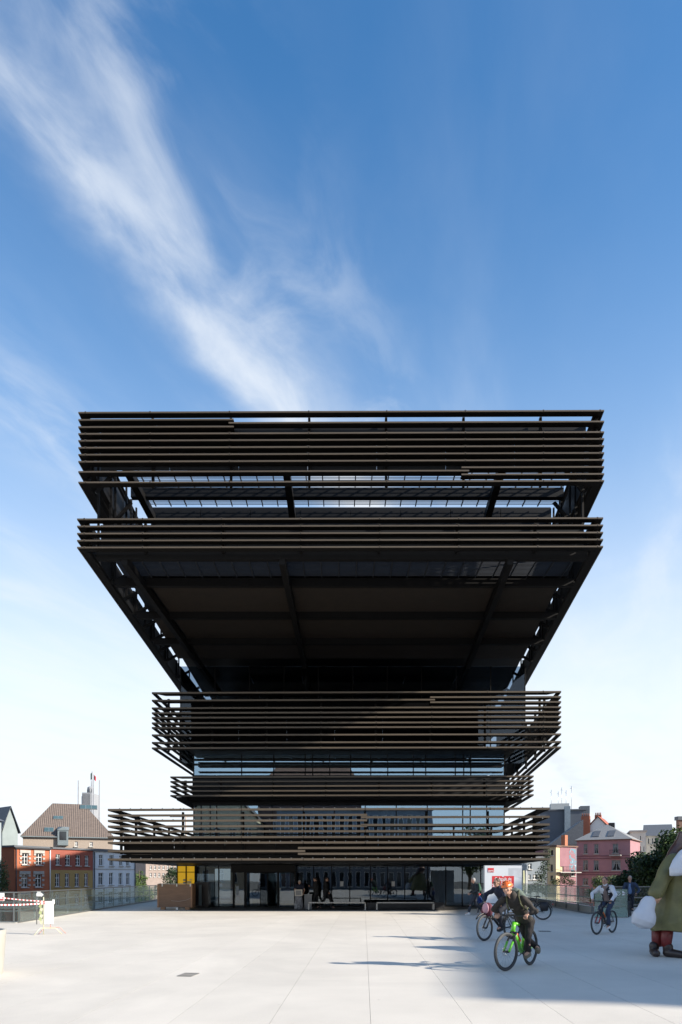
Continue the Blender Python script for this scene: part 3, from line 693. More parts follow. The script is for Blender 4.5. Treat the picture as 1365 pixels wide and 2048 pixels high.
def wpx(A, B, lst, st='cross'):
    out = []
    for (xa, xb, ya, yb) in lst:
        ua, Ya = onf(A, B, xa); ub, Yb = onf(A, B, xb); Ym = (Ya+Yb)/2
        out.append((ua, ub, PZ(yb, Ym), PZ(ya, Ym), st))
    return out
def corner(px, Y): return (PX(px, Y), Y)
ORANGE = mat('orange_render', (.37,.115,.055), .85, 0, .13, .8, .15, 20)
ORANGE2 = mat('red_render', (.28,.08,.055), .85, 0, .13, .8, .15, 20)
OCHRE = mat('ochre_render', (.36,.24,.09), .85, 0, .1, .8)
WHITEW = mat('white_render', (.62,.66,.70), .85, 0, .08, .6)
STONE = mat('grey_stone_trim', (.38,.36,.33), .85, 0, .15, 3)
BRICKP = mat('pale_brick', (.34,.28,.23), .9, 0, .2, 6, .3, 30)
BRICKB = mat('brown_brick', (.17,.10,.075), .9, 0, .25, 5, .3, 30)
TILE = ribmat('pantile_roof', (.165,.128,.106), None, 1.0, 'X', .85, 1.0)
_b = TILE.node_tree.nodes['Principled BSDF']; _w = [n for n in TILE.node_tree.nodes if n.type == 'TEX_WAVE'][0]; _s = _b.inputs['Base Color'].links[0].from_socket
_r = TILE.node_tree.nodes.new('ShaderNodeMapRange'); _r.inputs[3].default_value = .72; _r.inputs[4].default_value = 1.12; TILE.node_tree.links.new(_w.outputs[1], _r.inputs[0])
_v = TILE.node_tree.nodes.new('ShaderNodeVectorMath'); _v.operation = 'SCALE'; TILE.node_tree.links.new(_s, _v.inputs[0]); TILE.node_tree.links.new(_r.outputs[0], _v.inputs['Scale']); TILE.node_tree.links.new(_v.outputs[0], _b.inputs['Base Color'])
SLATE = mat('slate_roof', (.10,.11,.125), .7, 0, .2, 4, .3, 12)
PINK = mat('pink_render', (.34,.175,.195), .85, 0, .13, .6, .1, 10)
CREAM = mat('cream_render', (.58,.44,.28), .85, 0, .08, .8)
FRW = mat('white_frame', (.7,.7,.68), .5)
LA, LB = corner(30, 95), corner(186, 107)
uo, Yo = onf(LA, LB, 101); LM = (PX(101, Yo), Yo)
rowsO = [(44.2,56.8,1706,1729),(72.1,85,1706.6,1730),(43.2,56.4,1748,1774.4),(70.8,83.8,1748,1774),(43.2,56.4,1790,1814),(70.8,83.8,1790,1813)]
ho, _, _, _, _ = house('house', 'orange rendered canal house with pale stone window surrounds behind the left railing', LA, LM, -6.3, PZ(1694,95), 11, ORANGE,
      wpx(LA, LM, rowsO, 'cross_bars'), ('flat', .25, SLATE), 'canal houses left of the library', trim=STONE)
for u_, m_ in ((.15, mat('dark_pipe',(.03,.03,.035),.5)), ((Vector(LM)-Vector(LA)).length-.1, WHITE)):
    g = MB(); g.tube([(u_,-.12,4.6 if m_ is WHITE else 0),(u_,-.12,PZ(1696,95)+6.3)], .08, m_, 6); g.build('downpipe', ho)
g = MB(); g.box(-.1,(Vector(LM)-Vector(LA)).length+.0,-.3,-.02,PZ(1694,95)+6.3-.2,PZ(1694,95)+6.3-.02,mat('dark_pipe',(.03,.03,.035),.5)); g.build('gutter', ho)
rows2 = [(111.8,120.6,1708.5,1730),(131.1,141,1709.5,1731),(151.6,161.2,1710,1731.3),(170,178,1711,1731.8),(110.9,120.1,1747,1773),(130.4,138.8,1747,1773),(150.2,158.7,1747,1773),(169.2,176.5,1747,1772.5),
         (110.9,120.1,1788,1811),(130.4,138.8,1788,1811),(150.2,158.7,1788,1810),(169.2,176.5,1788,1810)]
house('house', 'house with brick red upper storey and ochre yellow lower storey', LM, LB, -6.3, PZ(1697.5,Yo), 11, ORANGE2,
      wpx(LM, LB, rows2, 'cross_bars'), ('flat', .25, SLATE), 'canal houses left of the library', sill=STONE, two_tone=(PZ(1740,101), OCHRE))
WA, WB = corner(187.5, 107.3), corner(271, 116)
rowsW = [(198.5,206.7,1709.3,1731.7),(219.7,227.9,1710,1732),(239,246,1711,1732),(252.8,259.8,1711.5,1732),(197.5,207.2,1745.4,1770),(218.7,226.7,1745.4,1770),(237.9,245.3,1746,1770),(252.8,259.8,1746,1770),
         (197.5,207.2,1784,1806),(218.7,226.7,1784,1806),(237.9,245.3,1784,1805),(252.8,259.8,1784,1805)]
hw, Lw, _, _, _ = house('house', 'white painted house between the ochre house and the library', WA, WB, -6.3, PZ(1702,107.3), 10, WHITEW,
      wpx(WA, WB, rowsW), ('flat', .4, SLATE), 'canal houses left of the library', sill=STONE)
g = MB(); g.box(0, Lw, -.06, 0, PZ(1739.5,112)+6.3, PZ(1738,112)+6.3, STONE); g.build('string_course', hw)
for hs_, u_, m_ in ((hw, .12, mat('dark_pipe',(.03,.03,.035),.5)), (hw, Lw-.15, mat('dark_pipe',(.03,.03,.035),.5))):
    g = MB(); g.tube([(u_,-.12,0),(u_,-.12,PZ(1704,107.3)+6.3)], .08, m_, 6); g.build('downpipe', hs_)
# big tiled roof house behind
TA, TBc = corner(46, 116), corner(226, 121)
ht, Lt, _, _, _ = house('house', 'pale brick house with a broad brown pantile hip roof and skylights', TA, TBc, -6.3, PZ(1672,116), 17, BRICKP,
      wpx(TA, TBc, [(150,156,1683,1693),(180,186,1684,1693)]), ('hip', 6.6, TILE, 4.6, 5.2), 'canal houses left of the library')
Hh = PZ(1672,116)+6.3
def roofpt(u, t): return Vector((u, -.35+t*(17.7/2), Hh+t*6.6))
sl = Vector((0, 17.7/2, 6.6)).normalized(); nrm = Vector((0, -6.6, 17.7/2)).normalized()
ZG = mat('zinc', (.22,.26,.27), .5, .4, .1, 4)
for (u, t, wd, ln_) in ((3.3,.12,1.5,1.3),(4.6,.5,1.6,1.0),(9.0,.84,3.0,1.35)):
    g = MB(); c = roofpt(u, t); xs_ = Vector((1,0,0))
    q = [c, c+xs_*wd, c+xs_*wd+sl*ln_, c+sl*ln_]
    g.add([p for p in q]+[p+nrm*.14 for p in q], [(4,5,6,7),(0,1,5,4),(1,2,6,5),(2,3,7,6),(3,0,4,7)], ZG); f = g.build('skylight', ht)
    for k_ in range(2 if wd < 2 else 3):
        n_ = 2 if wd < 2 else 3; a = c+xs_*(wd*(k_+.08)/n_)+sl*.12+nrm*.145; e = xs_*(wd*.84/n_); s2 = sl*(ln_-.24)
        g = MB(); g.add([a,a+e,a+e+s2,a+s2,a+nrm*.02,a+e+nrm*.02,a+e+s2+nrm*.02,a+s2+nrm*.02],[(4,5,6,7),(0,1,5,4),(1,2,6,5),(2,3,7,6),(3,0,4,7)],mat('skylight_glass',(.07,.12,.13),.15,0,.2,1,spec=.5)); g.build('pane', f)
g = MB(); g.box(5.5,7.2,-.6,2.2,Hh-1.5,Hh+1.1,ZG); g.add([(5.4,-.7,Hh+1.1),(7.3,-.7,Hh+1.1),(7.3,2.6,Hh+1.9),(5.4,2.6,Hh+1.9),(6.35,-.7,Hh+1.7)],[(0,1,4),(0,4,3),(4,1,2),(4,2,3)],ZG); f = g.build('dormer', ht)
g = MB(); g.box(5.8,6.9,-.64,-.602,Hh-.6,Hh+.9,PANEG); g.build('pane', f)
g = MB(); g.box(-.35,Lt+.35,-.48,-.36,Hh-.16,Hh+.0,ZG); g.build('gutter', ht)
# grey gabled house at the left edge
hg, Lg, _, _, _ = house('house', 'grey gabled house cut by the left edge of the photograph', corner(-60,84), corner(3,88), -6.3, PZ(1640,86), 12, mat('grey_blue_render',(.28,.32,.34),.85,0,.1,.8),
      [(1.0,1.8,3.0,4.6),(2.4,3.1,3.0,4.6)], ('gable_x', 2.3, SLATE), 'canal houses left of the library')
house('house', 'small grey slate roofed house behind the orange house', corner(5,112), corner(36,114), -6.3, PZ(1664,112), 8, mat('pale_green_render',(.24,.28,.28),.85,0,.1,.8), (), ('gable_y', 4.2, SLATE), 'canal houses left of the library')
# concrete book tower far behind
TOWM = mat('tower_concrete', (.27,.28,.30), .8, 0, .1, .2)
tw_ = thing('book_tower', 'tall pale concrete tower with a belvedere rising behind the pantile roof', 'tower', (PX(174,330), 330, -6), 0)
zt = lambda y: PZ(y, 330)+6
g = MB(); c4 = 330/F; g.box(-9.5*c4, 9*c4, 0, 12, 0, zt(1585), TOWM)
for q in range(-3, 4): g.box(q*2.4*c4-.16, q*2.4*c4+.16, -.35, -.001, 3, zt(1587), TOWM)
g.build('shaft', tw_)
g = MB(); g.tube([(-.1,5,zt(1585)+.01),(-.1,5,zt(1574))], 1.35, TOWM, 16); g.ell((-.1,5,zt(1574)), (1.45,1.45,1.0), TOWM, 16, 8); g.build('belvedere', tw_)
g = MB(); g.box(-12*c4,-9.6*c4,1,5,0,zt(1592),TOWM); g.box(9.1*c4,11.5*c4,1,5,0,zt(1590),TOWM); g.build('buttress', tw_)
for q in (-1,0,1):
    g = MB(); g.box(q*1.7*c4*1.2-.3, q*1.7*c4*1.2+.3, -.03, -.36+.3, zt(1600), zt(1592), PANEG) if False else g.box(q*2.4*c4-.25+.3, q*2.4*c4+.25+.1, -.06, -.002, zt(1612), zt(1592), PANEG); g.build('window', tw_)
for q in range(-2, 3):
    a_ = R(-90+q*36); g = MB(); g.obox((-.1+1.36*math.cos(a_), 5+1.36*math.sin(a_), zt(1583)), (-.1+1.36*math.cos(a_), 5+1.36*math.sin(a_), zt(1576)), .36, .05, PANEG); g.build('window', tw_)
g = MB(); g.tube([(.3,5,zt(1569.5)),(.3,5,zt(1558))], .12, TOWM, 6); g.build('mast', tw_)
def pole(px, ya, yb, Y, r, label, flag=None, grp=None):
    z0 = PZ(yb, Y); p = thing('flag_mast' if flag else 'mast', label, 'mast', (PX(px,Y), Y, -6), 0, grp)
    g = MB(); g.tube([(0,0,0),(0,0,PZ(ya,Y)+6)], [r, r*.4], TOWM, 8); 
    g.build('pole', p)
    if flag:
        g = MB(); zt_ = PZ(flag[1],Y)+6; zb_ = PZ(flag[2],Y)+6; n = 6; vs = []; wv = flag[3]*Y/F
        for i in range(n+1):
            x = wv*i/n; y = .25*math.sin(i*1.1); vs += [(x+.1,y,zb_-.15*i),(x+.1,y,zt_-.15*i),]
        vs += [(a,b+.04,c) for a,b,c in vs]; o2 = 2*(n+1)
        fs = [(2*i,2*i+2,2*i+3,2*i+1) for i in range(n)]+[(o2+2*i,o2+2*i+1,o2+2*i+3,o2+2*i+2) for i in range(n)]
        g.add(vs, fs, flag[0], True); g.build('flag', p)
pole(157.5, 1561, 1640, 320, .7, 'leftmost slender white mast left of the book tower', grp='slender masts around the book tower')
pole(199.5, 1560, 1640, 320, .6, 'rightmost slender white mast right of the book tower', grp='slender masts around the book tower')
pole(185, 1543, 1640, 315, .55, 'tall mast flying the dark green flag beside the tower', (mat('green_flag',(.03,.10,.07),.8), 1544, 1557, -4), 'slender masts around the book tower')
pole(188, 1549, 1640, 318, .45, 'tall mast flying the red flag beside the tower', (mat('red_flag',(.5,.04,.06),.8), 1549.5, 1559, 4), 'slender masts around the book tower')

# buildings seen under the library on the left
house('house', 'distant pale brick block with rows of small windows seen below the lowest tier', corner(292,190), corner(352,196), -6.3, PZ(1712,190), 12, mat('dusky_brick',(.30,.24,.21),.9,0,.15,1),
      wpx(corner(292,190), corner(352,196), [(300+i*8.5,304+i*8.5,1731,1739) for i in range(6)]+[(300+i*8.5,304+i*8.5,1746,1754) for i in range(6)]), ('flat', .6, SLATE), 'distant buildings below the lowest tier')

# right hand houses
PA, PB = corner(1154, 126), corner(1261, 121)
rowsP = [(1167.7,1175.6,1688,1707.4),(1189,1197.4,1688,1707.4),(1226,1237,1687.5,1706),(1166.7,1176.5,1720.5,1741),(1188,1198,1720.5,1741),(1224,1241.8,1720,1740.5),(1166,1176.7,1756.5,1770),(1187.5,1198.6,1756.5,1770),(1224,1240,1750,1773)]
hp, Lp, zp, Apk, dpk = house('house', 'pink rendered villa with dark cornice bands and a grey hipped roof', PA, PB, -6.3, PZ(1680,125), 10, PINK,
      wpx(PA, PB, rowsP, 'cross_curtain'), ('hip', 3.1, mat('pale_grey_slate',(.24,.24,.235),.7,0,.12,3), 4.7, 5.3, BRICKB), 'villas right of the library', frame=mat('grey_frame', (.30,.31,.31), .6))
for y in (1712,1717,1745,1749):
    g = MB(); z = PZ(y,124)+6.3; g.box(-.02,Lp+.02,-.08,-.001,z-.06,z+.06,mat('plum_band',(.16,.06,.08),.8)); g.build('string_course', hp)
g = MB(); u0_, Y0_ = onf(PA,PB,1221); u1_, _ = onf(PA,PB,1244); z = PZ(1710,123)+6.3
g.box(u0_,u1_,-1.0,-.09,z-.2,z,STONE)
for i in range(9): uu = u0_+(u1_-u0_)*(i+.5)/9; g.box(uu-.02,uu+.02,-.98,-.94,z+.001,z+.8,BLACKP)
g.box(u0_,u1_,-1.0,-.92,z+.801,z+.87,BLACKP); g.build('balcony', hp)
for (px) in (1183, 1213):
    g = MB(); uu, _ = onf(PA,PB,px); Hp = PZ(1680,125)+6.3; base_t = .18
    q = [Vector((uu,-.35+base_t*5.35,Hp+base_t*3.1)), Vector((uu+1.2,-.35+base_t*5.35,Hp+base_t*3.1)), Vector((uu+1.2,-.35+.55*5.35,Hp+.55*3.1)), Vector((uu,-.35+.55*5.35,Hp+.55*3.1))]; nn_ = Vector((0,-3.1,5.35)).normalized()*.1
    g.add(q+[p+nn_ for p in q], [(4,5,6,7),(0,1,5,4),(1,2,6,5),(2,3,7,6),(3,0,4,7)], SLATE); g.build('skylight', hp)
YA, YB = corner(1096,118), corner(1112.5,117)
house('house', 'narrow cream yellow house end with three small windows', YA, YB, -6.3, PZ(1694,118), 8, CREAM, wpx(YA, YB, [(1101.5,1107,1700,1710.5),(1101.5,1106.5,1729,1743),(1101.3,1106.5,1751,1760.5)], 'plain'), ('flat', .25, BRICKB), 'villas right of the library', frame=BRICKB)
QA, QB = corner(1112.8,117.5), corner(1153,121)
hq, Lq, _, _, _ = house('house', 'lower pink wing with a roof terrace beside the cream house', QA, QB, -6.3, PZ(1693,118), 7, mat('dull_pink',(.27,.13,.15),.85,0,.2,.5), wpx(QA, QB, [(1142,1150,1738,1752),(1118,1128,1733,1745)], 'plain'), ('flat', .2, BRICKB), 'villas right of the library')
g = MB(); ua, _ = onf(QA,QB,1136); z = PZ(1744,119)+6.3; g.box(ua-3.6,Lq-.05,-1.1,-.002,z-.15,z,STONE)
for i in range(12): g.box(ua-3.6+i*.42,ua-3.57+i*.42,-1.08,-1.05,z+.001,z+.9,BLACKP)
g.box(ua-3.6,Lq-.05,-1.09,-1.04,z+.901,z+.95,BLACKP); g.build('balcony', hq)
# mural of blue and white paint on the wing
mm = mat('mural_paint', (.45,.55,.66), .8); t = mm.node_tree; b_ = t.nodes['Principled BSDF']; tcn = t.nodes.new('ShaderNodeTexCoord'); nz = t.nodes.new('ShaderNodeTexNoise'); nz.inputs['Scale'].default_value = 1.1; nz.inputs['Detail'].default_value = 5; nz.inputs['Distortion'].default_value = 1.5
cr = t.nodes.new('ShaderNodeValToRGB'); e = cr.color_ramp.elements; e[0].position = .40; e[0].color = (.27,.13,.15,1); e[1].position = .62; e[1].color = (.38,.41,.46,1); x_ = cr.color_ramp.elements.new(.5); x_.color = (.12,.24,.30,1); cr.color_ramp.interpolation = 'CONSTANT'
t.links.new(tcn.outputs['Object'], nz.inputs[0]); t.links.new(nz.outputs[0], cr.inputs[0]); t.links.new(cr.outputs[0], b_.inputs['Base Color'])
um, _ = onf(QA,QB,1139); g = MB(); g.box(um,Lq-.05,-.02,-.002,PZ(1741,120)+6.3,PZ(1697,120)+6.3,mm); g.build('mural', hq)
# roof clutter: chimney pipes on the wing
g = MB(); g.box(um+.2,um+1.0,1,1.8,PZ(1693,118)+6.3+.2,PZ(1668,118)+6.3,mat('orange_brick',(.42,.16,.09),.9,0,.2,5)); g.build('chimney', hq)
DA, DB = corner(1080,160), corner(1172,158)
hd, Ld, _, _, _ = house('building', 'dark slate grey windowless block with rooftop aerials', DA, DB, -6.3, PZ(1622,160), 16, mat('slate_cladding',(.085,.10,.125),.6,0,.08,.5), (), ('flat', .3, SLATE), 'villas right of the library', 'building')
g = MB(); ua,_ = onf(DA,DB,1128.5); ub,_ = onf(DA,DB,1140); Hd = PZ(1622,160)+6.3; g.box(ua,ub,-1.2,-.002,4,Hd+.9,mat('zinc_strip',(.22,.27,.31),.5,.3,.15,1.5)); g.build('shaft', hd)
g = MB(); g.box(2.8,7.0,3,6,Hd+.31,Hd+2.0,mat('plant_room',(.4,.42,.42),.7)); g.build('plant_room', hd)
for (uu, hh) in ((3.0,3.4),(4.6,3.0),(5.4,3.9),(6.4,3.2),(7.6,4.2)):
    g = MB(); g.tube([(uu,4,Hd+.3),(uu,4,Hd+2.0+hh)], .05, CHROME, 6); g.tube([(uu-.3,4,Hd+1.4+hh),(uu+.3,4,Hd+1.4+hh)], .04, CHROME, 6); g.build('aerial', hd)
g = MB(); ua,_ = onf(DA,DB,1164); g.box(ua,Ld+1.2,2,5,Hd-5,Hd+1.2,mat('slate_cladding2',(.10,.115,.135),.6)); g.build('chimney', hd)
# white lean-to with dark sloping roof, red roof gable
house('house', 'white rendered house with a steep dark lean-to roof below the slate block', corner(1106,140), corner(1163,139), -6.3, PZ(1688,140), 9, mat('chalk_render',(.60,.62,.62),.85,0,.08,1), (), ('shed', 4.9, SLATE), 'villas right of the library')
hr, Lr, _, _, _ = house('house', 'white gabled house with red side roof and brick chimneys behind the pink villa', corner(1165,145), corner(1228,142), -6.3, PZ(1668,145), 10, mat('chalk_render',(.60,.62,.62)), (), ('gable_y', 3.6, mat('red_tile',(.30,.085,.05),.85,0,.2,3,.4,20)), 'villas right of the library')
RB = mat('red_brick',(.28,.10,.06),.9,0,.25,5,.3,30)
Hr = PZ(1668,145)+6.3
for (pa, pb, yt, off) in ((1164,1181,1633,-.8),(1184,1197,1628,4),(1218,1230,1648,-.6)):
    g = MB(); ua,_ = onf(corner(1165,145),corner(1228,142),pa); ub,_ = onf(corner(1165,145),corner(1228,142),pb); zt_ = PZ(yt,145)+6.3
    g.box(ua,ub,off,off+1.1,Hr-1.5,zt_,RB if pa < 1200 else BLACKP); c_ = g.build('chimney', hr)
    if pa < 1200:
        for i in range(4):
            x = ua+(ub-ua)*(i+.5)/4; g = MB(); g.tube([(x,off+.5,zt_+.002),(x,off+.5,zt_+.55)], [.13,.10], RB, 8); g.build('chimney_pot', c_)
GA, GB = corner(1044,112), corner(1095,114)
hh_, Lgy, _, _, _ = house('house', 'grey blue house with white windows right of the billboard', GA, GB, -6.3, PZ(1716,112), 8, mat('grey_blue_paint',(.20,.23,.26),.85,0,.08,.6), wpx(GA, GB, [(1057,1064,1727,1738.5),(1057,1062,1749,1759),(1066,1074.5,1749,1759),(1077,1084,1749,1759)]), ('flat', .3, SLATE), 'villas right of the library')
# far right pale buildings
hz, Lz, _, _, _ = house('house', 'pale stone townhouse with a flat top behind the right trees', corner(1262,150), corner(1292,149), -6.3, PZ(1664,150), 12, mat('pale_stone',(.52,.50,.46),.85,0,.1,1), wpx(corner(1262,150), corner(1292,149), [(1266,1269.5,1683,1694),(1280,1283.5,1671,1682),(1280,1283.5,1692,1703),(1287,1290,1692,1703)], 'plain'), ('flat', .35, STONE), 'townhouses beyond the right trees')
house('house', 'townhouse with a blue slate mansard and a square chimney beyond the trees', corner(1293,158), corner(1345,156), -6.3, PZ(1672,158), 12, mat('pale_stone',(.52,.50,.46)), wpx(corner(1293,158), corner(1345,156), [(1296,1300,1676,1688),(1304,1308,1676,1688),(1312,1316,1676,1688)], 'plain'), ('gable_x', 3.0, SLATE), 'townhouses beyond the right trees')
g = MB(); g.box(PX(1300,163), PX(1313,163), 163, 164.5, 8, PZ(1653,163), BRICKP)
tag(g.build('chimney_stack'), 'square brick chimney stack above the blue slate roof at right', 'chimney')
hk, _, _, _, _ = house('house', 'narrow dark brick stack of a house cut by the right edge above the trees', corner(1358,150), corner(1375,150), -6.3, PZ(1640,150), 1.2, BRICKB, (), ('flat', .8, SLATE), 'townhouses beyond the right trees')
house('house', 'orange brick townhouse slot between the pink villa and the trees', corner(1262.5,138), corner(1270,138), -6.3, PZ(1700,138), 6, mat('warm_brick',(.36,.17,.10),.9,0,.2,3), (), ('flat', .3, SLATE), 'townhouses beyond the right trees')

# buildings around the near plaza: out of frame, seen mirrored in the glass, and shading the plaza
def rowwin(Ln, z0, z1, w0, gap, hts, st='cross'):
    o = []; n = int((Ln-1)/gap)
    for zc, hgt in hts:
        for i in range(n): u_ = .8+i*gap; o.append((u_, u_+w0, zc, zc+hgt, st))
    return o
house('building', 'pale street building with vertical pilasters, seen only mirrored in the library glass', (13.6,-22), (-9.5,-22), -.0, 11.8, 12, mat('blue_grey_render',(.17,.19,.22),.8,0,.1,.4),
      [(.6+i*1.25, 1.35+i*1.25, z, z+hh, 'plain') for z, hh in ((.4,2.3),(3.3,3.3),(7.2,3.9)) for i in range(18)], ('flat', .3, SLATE), 'buildings across the near plaza', 'building')
house('building', 'brown tiled warehouse seen only mirrored in the upper library glass', (3.5,-36), (-14,-36), 0, 16.4, 12, BRICKB, rowwin(17.5,0,15,1.0,2.2,((2,1.8),(6,1.8),(10,1.8))), ('hip', 5.2, mat('red_brown_tile',(.42,.20,.11),.85,0,.25,2), 2.5, 3.0), 'buildings across the near plaza', 'building')
house('building', 'cream gabled building seen only mirrored at the left of the library glass', (-13,-26), (-24,-26), 0, 11.0, 12, CREAM, rowwin(11,0,15,1.0,2.4,((1.2,1.9),(5,1.9),(8,1.5))), ('gable_y', 5.5, TILE), 'buildings across the near plaza', 'building')
house('building', 'brick circus hall standing outside the frame at right, shading the plaza', (36.0,41), (30.0,0.1), -6.3, 13.9, 24, RB, rowwin(41,0,15,1.2,3.0,((1.5,2.2),(6,2.2),(10,2.0))), ('flat', .25, SLATE), 'buildings across the near plaza', 'building')

# ================================================================== TREES AND PLANTS
LEAF = [mat('leaf_dark', (.028,.055,.018), .6, 0, .35, 1.5), mat('leaf_mid', (.05,.095,.025), .6, 0, .35, 1.5), mat('leaf_light', (.11,.17,.035), .6, 0, .3, 1.5)]
BARK = mat('bark', (.09,.07,.05), .9, 0, .3, 6, .5, 20)
def leafy(mb, blobs, n, size, mats, rr):
    tot = sum(b[1][0]*b[1][1]*b[1][2] for b in blobs)
    for c, r in blobs:
        k = int(n*r[0]*r[1]*r[2]/tot)
        for _ in range(k):
            d = Vector((rr.gauss(0,1), rr.gauss(0,1), rr.gauss(0,1))).normalized()*(rr.random()**.38)
            p = Vector(c)+Vector((d.x*r[0], d.y*r[1], d.z*r[2]))*rr.uniform(.75,1.1)
            a = Vector((rr.gauss(0,1), rr.gauss(0,1), rr.gauss(0,.7))).normalized(); b = a.cross(Vector((rr.gauss(0,1), rr.gauss(0,1), rr.gauss(0,1)))).normalized()
            s = size*rr.uniform(.5,1.3)
            mb.add([p-a*s, p-b*s*.5, p+a*s, p+b*s*.5], [(0,1,2,3)], mats[min(len(mats)-1, int(rr.random()**1.3*len(mats)))])
def tree(label, X, Y, z0, h, rad, n, size, mats, name='tree', cat='tree', group=None, seed=1, lowfrac=.25):
    rr = random.Random(seed); t = thing(name, label, cat, (X, Y, z0), 0, group)
    tr = MB(); tr.tube([(0,0,0),(.1,0,h*.3),(0,.1,h*.6),(.05,0,h*.85)], [h*.028,h*.02,h*.013,h*.004], BARK, 8)
    blobs = []
    for i in range(16):
        a = rr.uniform(0,6.28); zf = rr.uniform(lowfrac, .88); q = rad*math.sin(math.pi*min(1,(zf-lowfrac*.6)/(1.05-lowfrac*.6)))*rr.uniform(.25,.8)
        c = (q*math.cos(a), q*math.sin(a), h*zf); s = rad*rr.uniform(.32,.55); blobs.append((c, (s,s,s*rr.uniform(.7,1.1))))
        tr.tube([(0,0,h*max(.15,zf-.3)), (c[0]*.5,c[1]*.5,h*zf-.15*h), c], [h*.010,h*.006,h*.002], BARK, 5)
    tr.build('trunk', t); mb = MB(); leafy(mb, blobs, n, size, mats, rr); o = mb.build('crown', t); o['kind'] = 'stuff'
    return t
def bush(label, X, Y, z0, blobs, n, size, mats, seed=1, name='bush', cat='bush', group=None):
    rr = random.Random(seed); t = thing(name, label, cat, (X, Y, z0), 0, group)
    st = MB()
    for c, r in blobs:
        st.tube([(c[0]*.6,c[1]*.6,0),(c[0]*.8,c[1]*.8,c[2]*.6),c], [.08,.05,.02], BARK, 5)
    st.build('stem', t); mb = MB(); leafy(mb, blobs, n, size, mats, rr); o = mb.build('foliage', t); o['kind'] = 'stuff'
    return t
TG = 'trees at the right behind the railing'
tree('tall dark green tree at the right edge above the statue', PX(1350,72), 72, -6.3, PZ(1652,72)+6.3, 4.0, 16000, .20, LEAF, group=TG, seed=3)
tree('broad dark tree between the pale townhouses and the statue', PX(1316,76), 76, -6.3, PZ(1678,76)+6.3, 3.8, 14000, .20, LEAF[:2]+[LEAF[0]], group=TG, seed=5)
tree('lower dark tree right beside the pink villa', PX(1284,80), 80, -6.3, PZ(1700,80)+6.3, 3.2, 11000, .19, [LEAF[0],LEAF[0],LEAF[1]], group=TG, seed=8)
tree('rightmost dark tree behind the statue', PX(1392,74), 74, -6.3, PZ(1668,74)+6.3, 3.8, 9000, .20, LEAF[:2], group=TG, seed=9)
bush('vine covered arbour before the pink villa', PX(1228,112), 112, -6.3, [((-2.4,0,7.4),(1.4,.8,1.2)),((0,0,7.8),(1.6,.8,.8)),((2,0,7.2),(1.3,.8,1.5)),((-1.2,0,6.3),(.9,.8,1.8)),((2.2,0,5.6),(1,.8,1.6))], 4200, .13, LEAF[1:], 4, group='plants by the villas')
bush('small green shrub before the lower windows of the pink villa', PX(1182,114), 114, -6.3, [((0,0,5.6),(1.2,.8,.9)),((.7,0,4.8),(1.2,.8,1.2))], 1400, .13, LEAF[1:], 5, group='plants by the villas')
bush('potted greenery on the balcony of the lower pink wing', PX(1128,115.6), 115.6, -6.3, [((-1.3,0,7.4),(1,.5,.8)),((.2,0,7.9),(1.0,.5,1.1)),((1.3,0,7.3),(.8,.5,.7))], 1500, .11, LEAF[:2], 6, group='plants by the villas')
bush('climbing creeper on the corner of the cream house', PX(1091,111), 111, -6.3, [((0,0,10.3),(.9,.5,1.6)),((-.6,0,8.4),(1.1,.5,1.8)),((.3,0,12),(.7,.4,1.4))], 1800, .12, LEAF[:2], 7, group='plants by the villas')
bush('clipped dark hedge below the grey blue house windows', PX(1077,108), 108, -6.3, [((-1.5,0,6.4),(1,.6,.8)),((-.3,0,6.6),(1,.6,.9)),((1,0,6.3),(1,.6,.9))], 1700, .11, LEAF[:2], 11, group='plants by the villas')
bush('dark ivy covering the wall at the left edge', PX(4,82), 82, -6.3, [((0,0,8.6),(.9,.6,2.0)),((-.4,0,5.6),(.9,.6,2.2)),((.35,0,7.0),(.6,.6,1.6)),((-.5,0,3),(1,.6,2))], 4000, .11, LEAF[:2], 12, 'ivy', 'ivy')
bush('sunlit yellow green bush behind the railing under the lowest tier', PX(285,130), 130, -6.3, [((-1,0,5.6),(1.6,1,1.6)),((1,0,4.9),(1.7,1,1.5)),((-.3,0,3.4),(2.2,1,1.8))], 3400, .14, LEAF[2:], 13)
tree('slender sunlit tree beside the white house', PX(279,140), 140, -6.3, PZ(1722,140)+6.3, 1.7, 3200, .15, LEAF[1:], seed=14, group='trees seen below the lowest tier')
tree('dark round tree seen below the lowest tier left of the yellow panel', PX(340,150), 150, -6.3, PZ(1727,150)+6.3, 3.0, 4200, .2, LEAF[:1], seed=15, group='trees seen below the lowest tier')
tree('broadleaf tree behind the photographer, mirrored in the right glass', 20, -24, 0, 10.5, 3.0, 4500, .2, LEAF, seed=16)
# ================================================================== FURNITURE
def xyz(px, py_ground):
    Y = EYE*F/(py_ground-HY); return PX(px, Y), Y
def bench(pa, pb, label):
    Y = 37.0; xa, xb = PX(pa,Y), PX(pb,Y); b = thing('bench', label, 'bench', ((xa+xb)/2, Y, 0), 0, 'long pale benches before the glass'); W = (xb-xa)/2
    SEAT = mat('bench_seat', (.48,.45,.40), .6, 0, .1, 4)
    for i in range(4):
        g = MB(); g.box(-W, W, -.22+i*.12, -.22+i*.12+.105, .39, .44, SEAT); g.build('slat', b)
    for sx in (-1, 1):
        g = MB(); g.box(sx*W-.03, sx*W+.03, -.23, .25, .345, .388, STEEL); g.box(sx*W-.03, sx*W+.03, -.23, -.17, .0, .344, SEAT); g.box(sx*W-.03, sx*W+.03, .19, .25, .0, .344, SEAT); g.build('leg', b)
    return b
bench(618, 731, 'long pale bench left of the two, behind it the black dressed walkers')
bench(754, 867, 'long pale bench nearer the billboard, right of the gap')
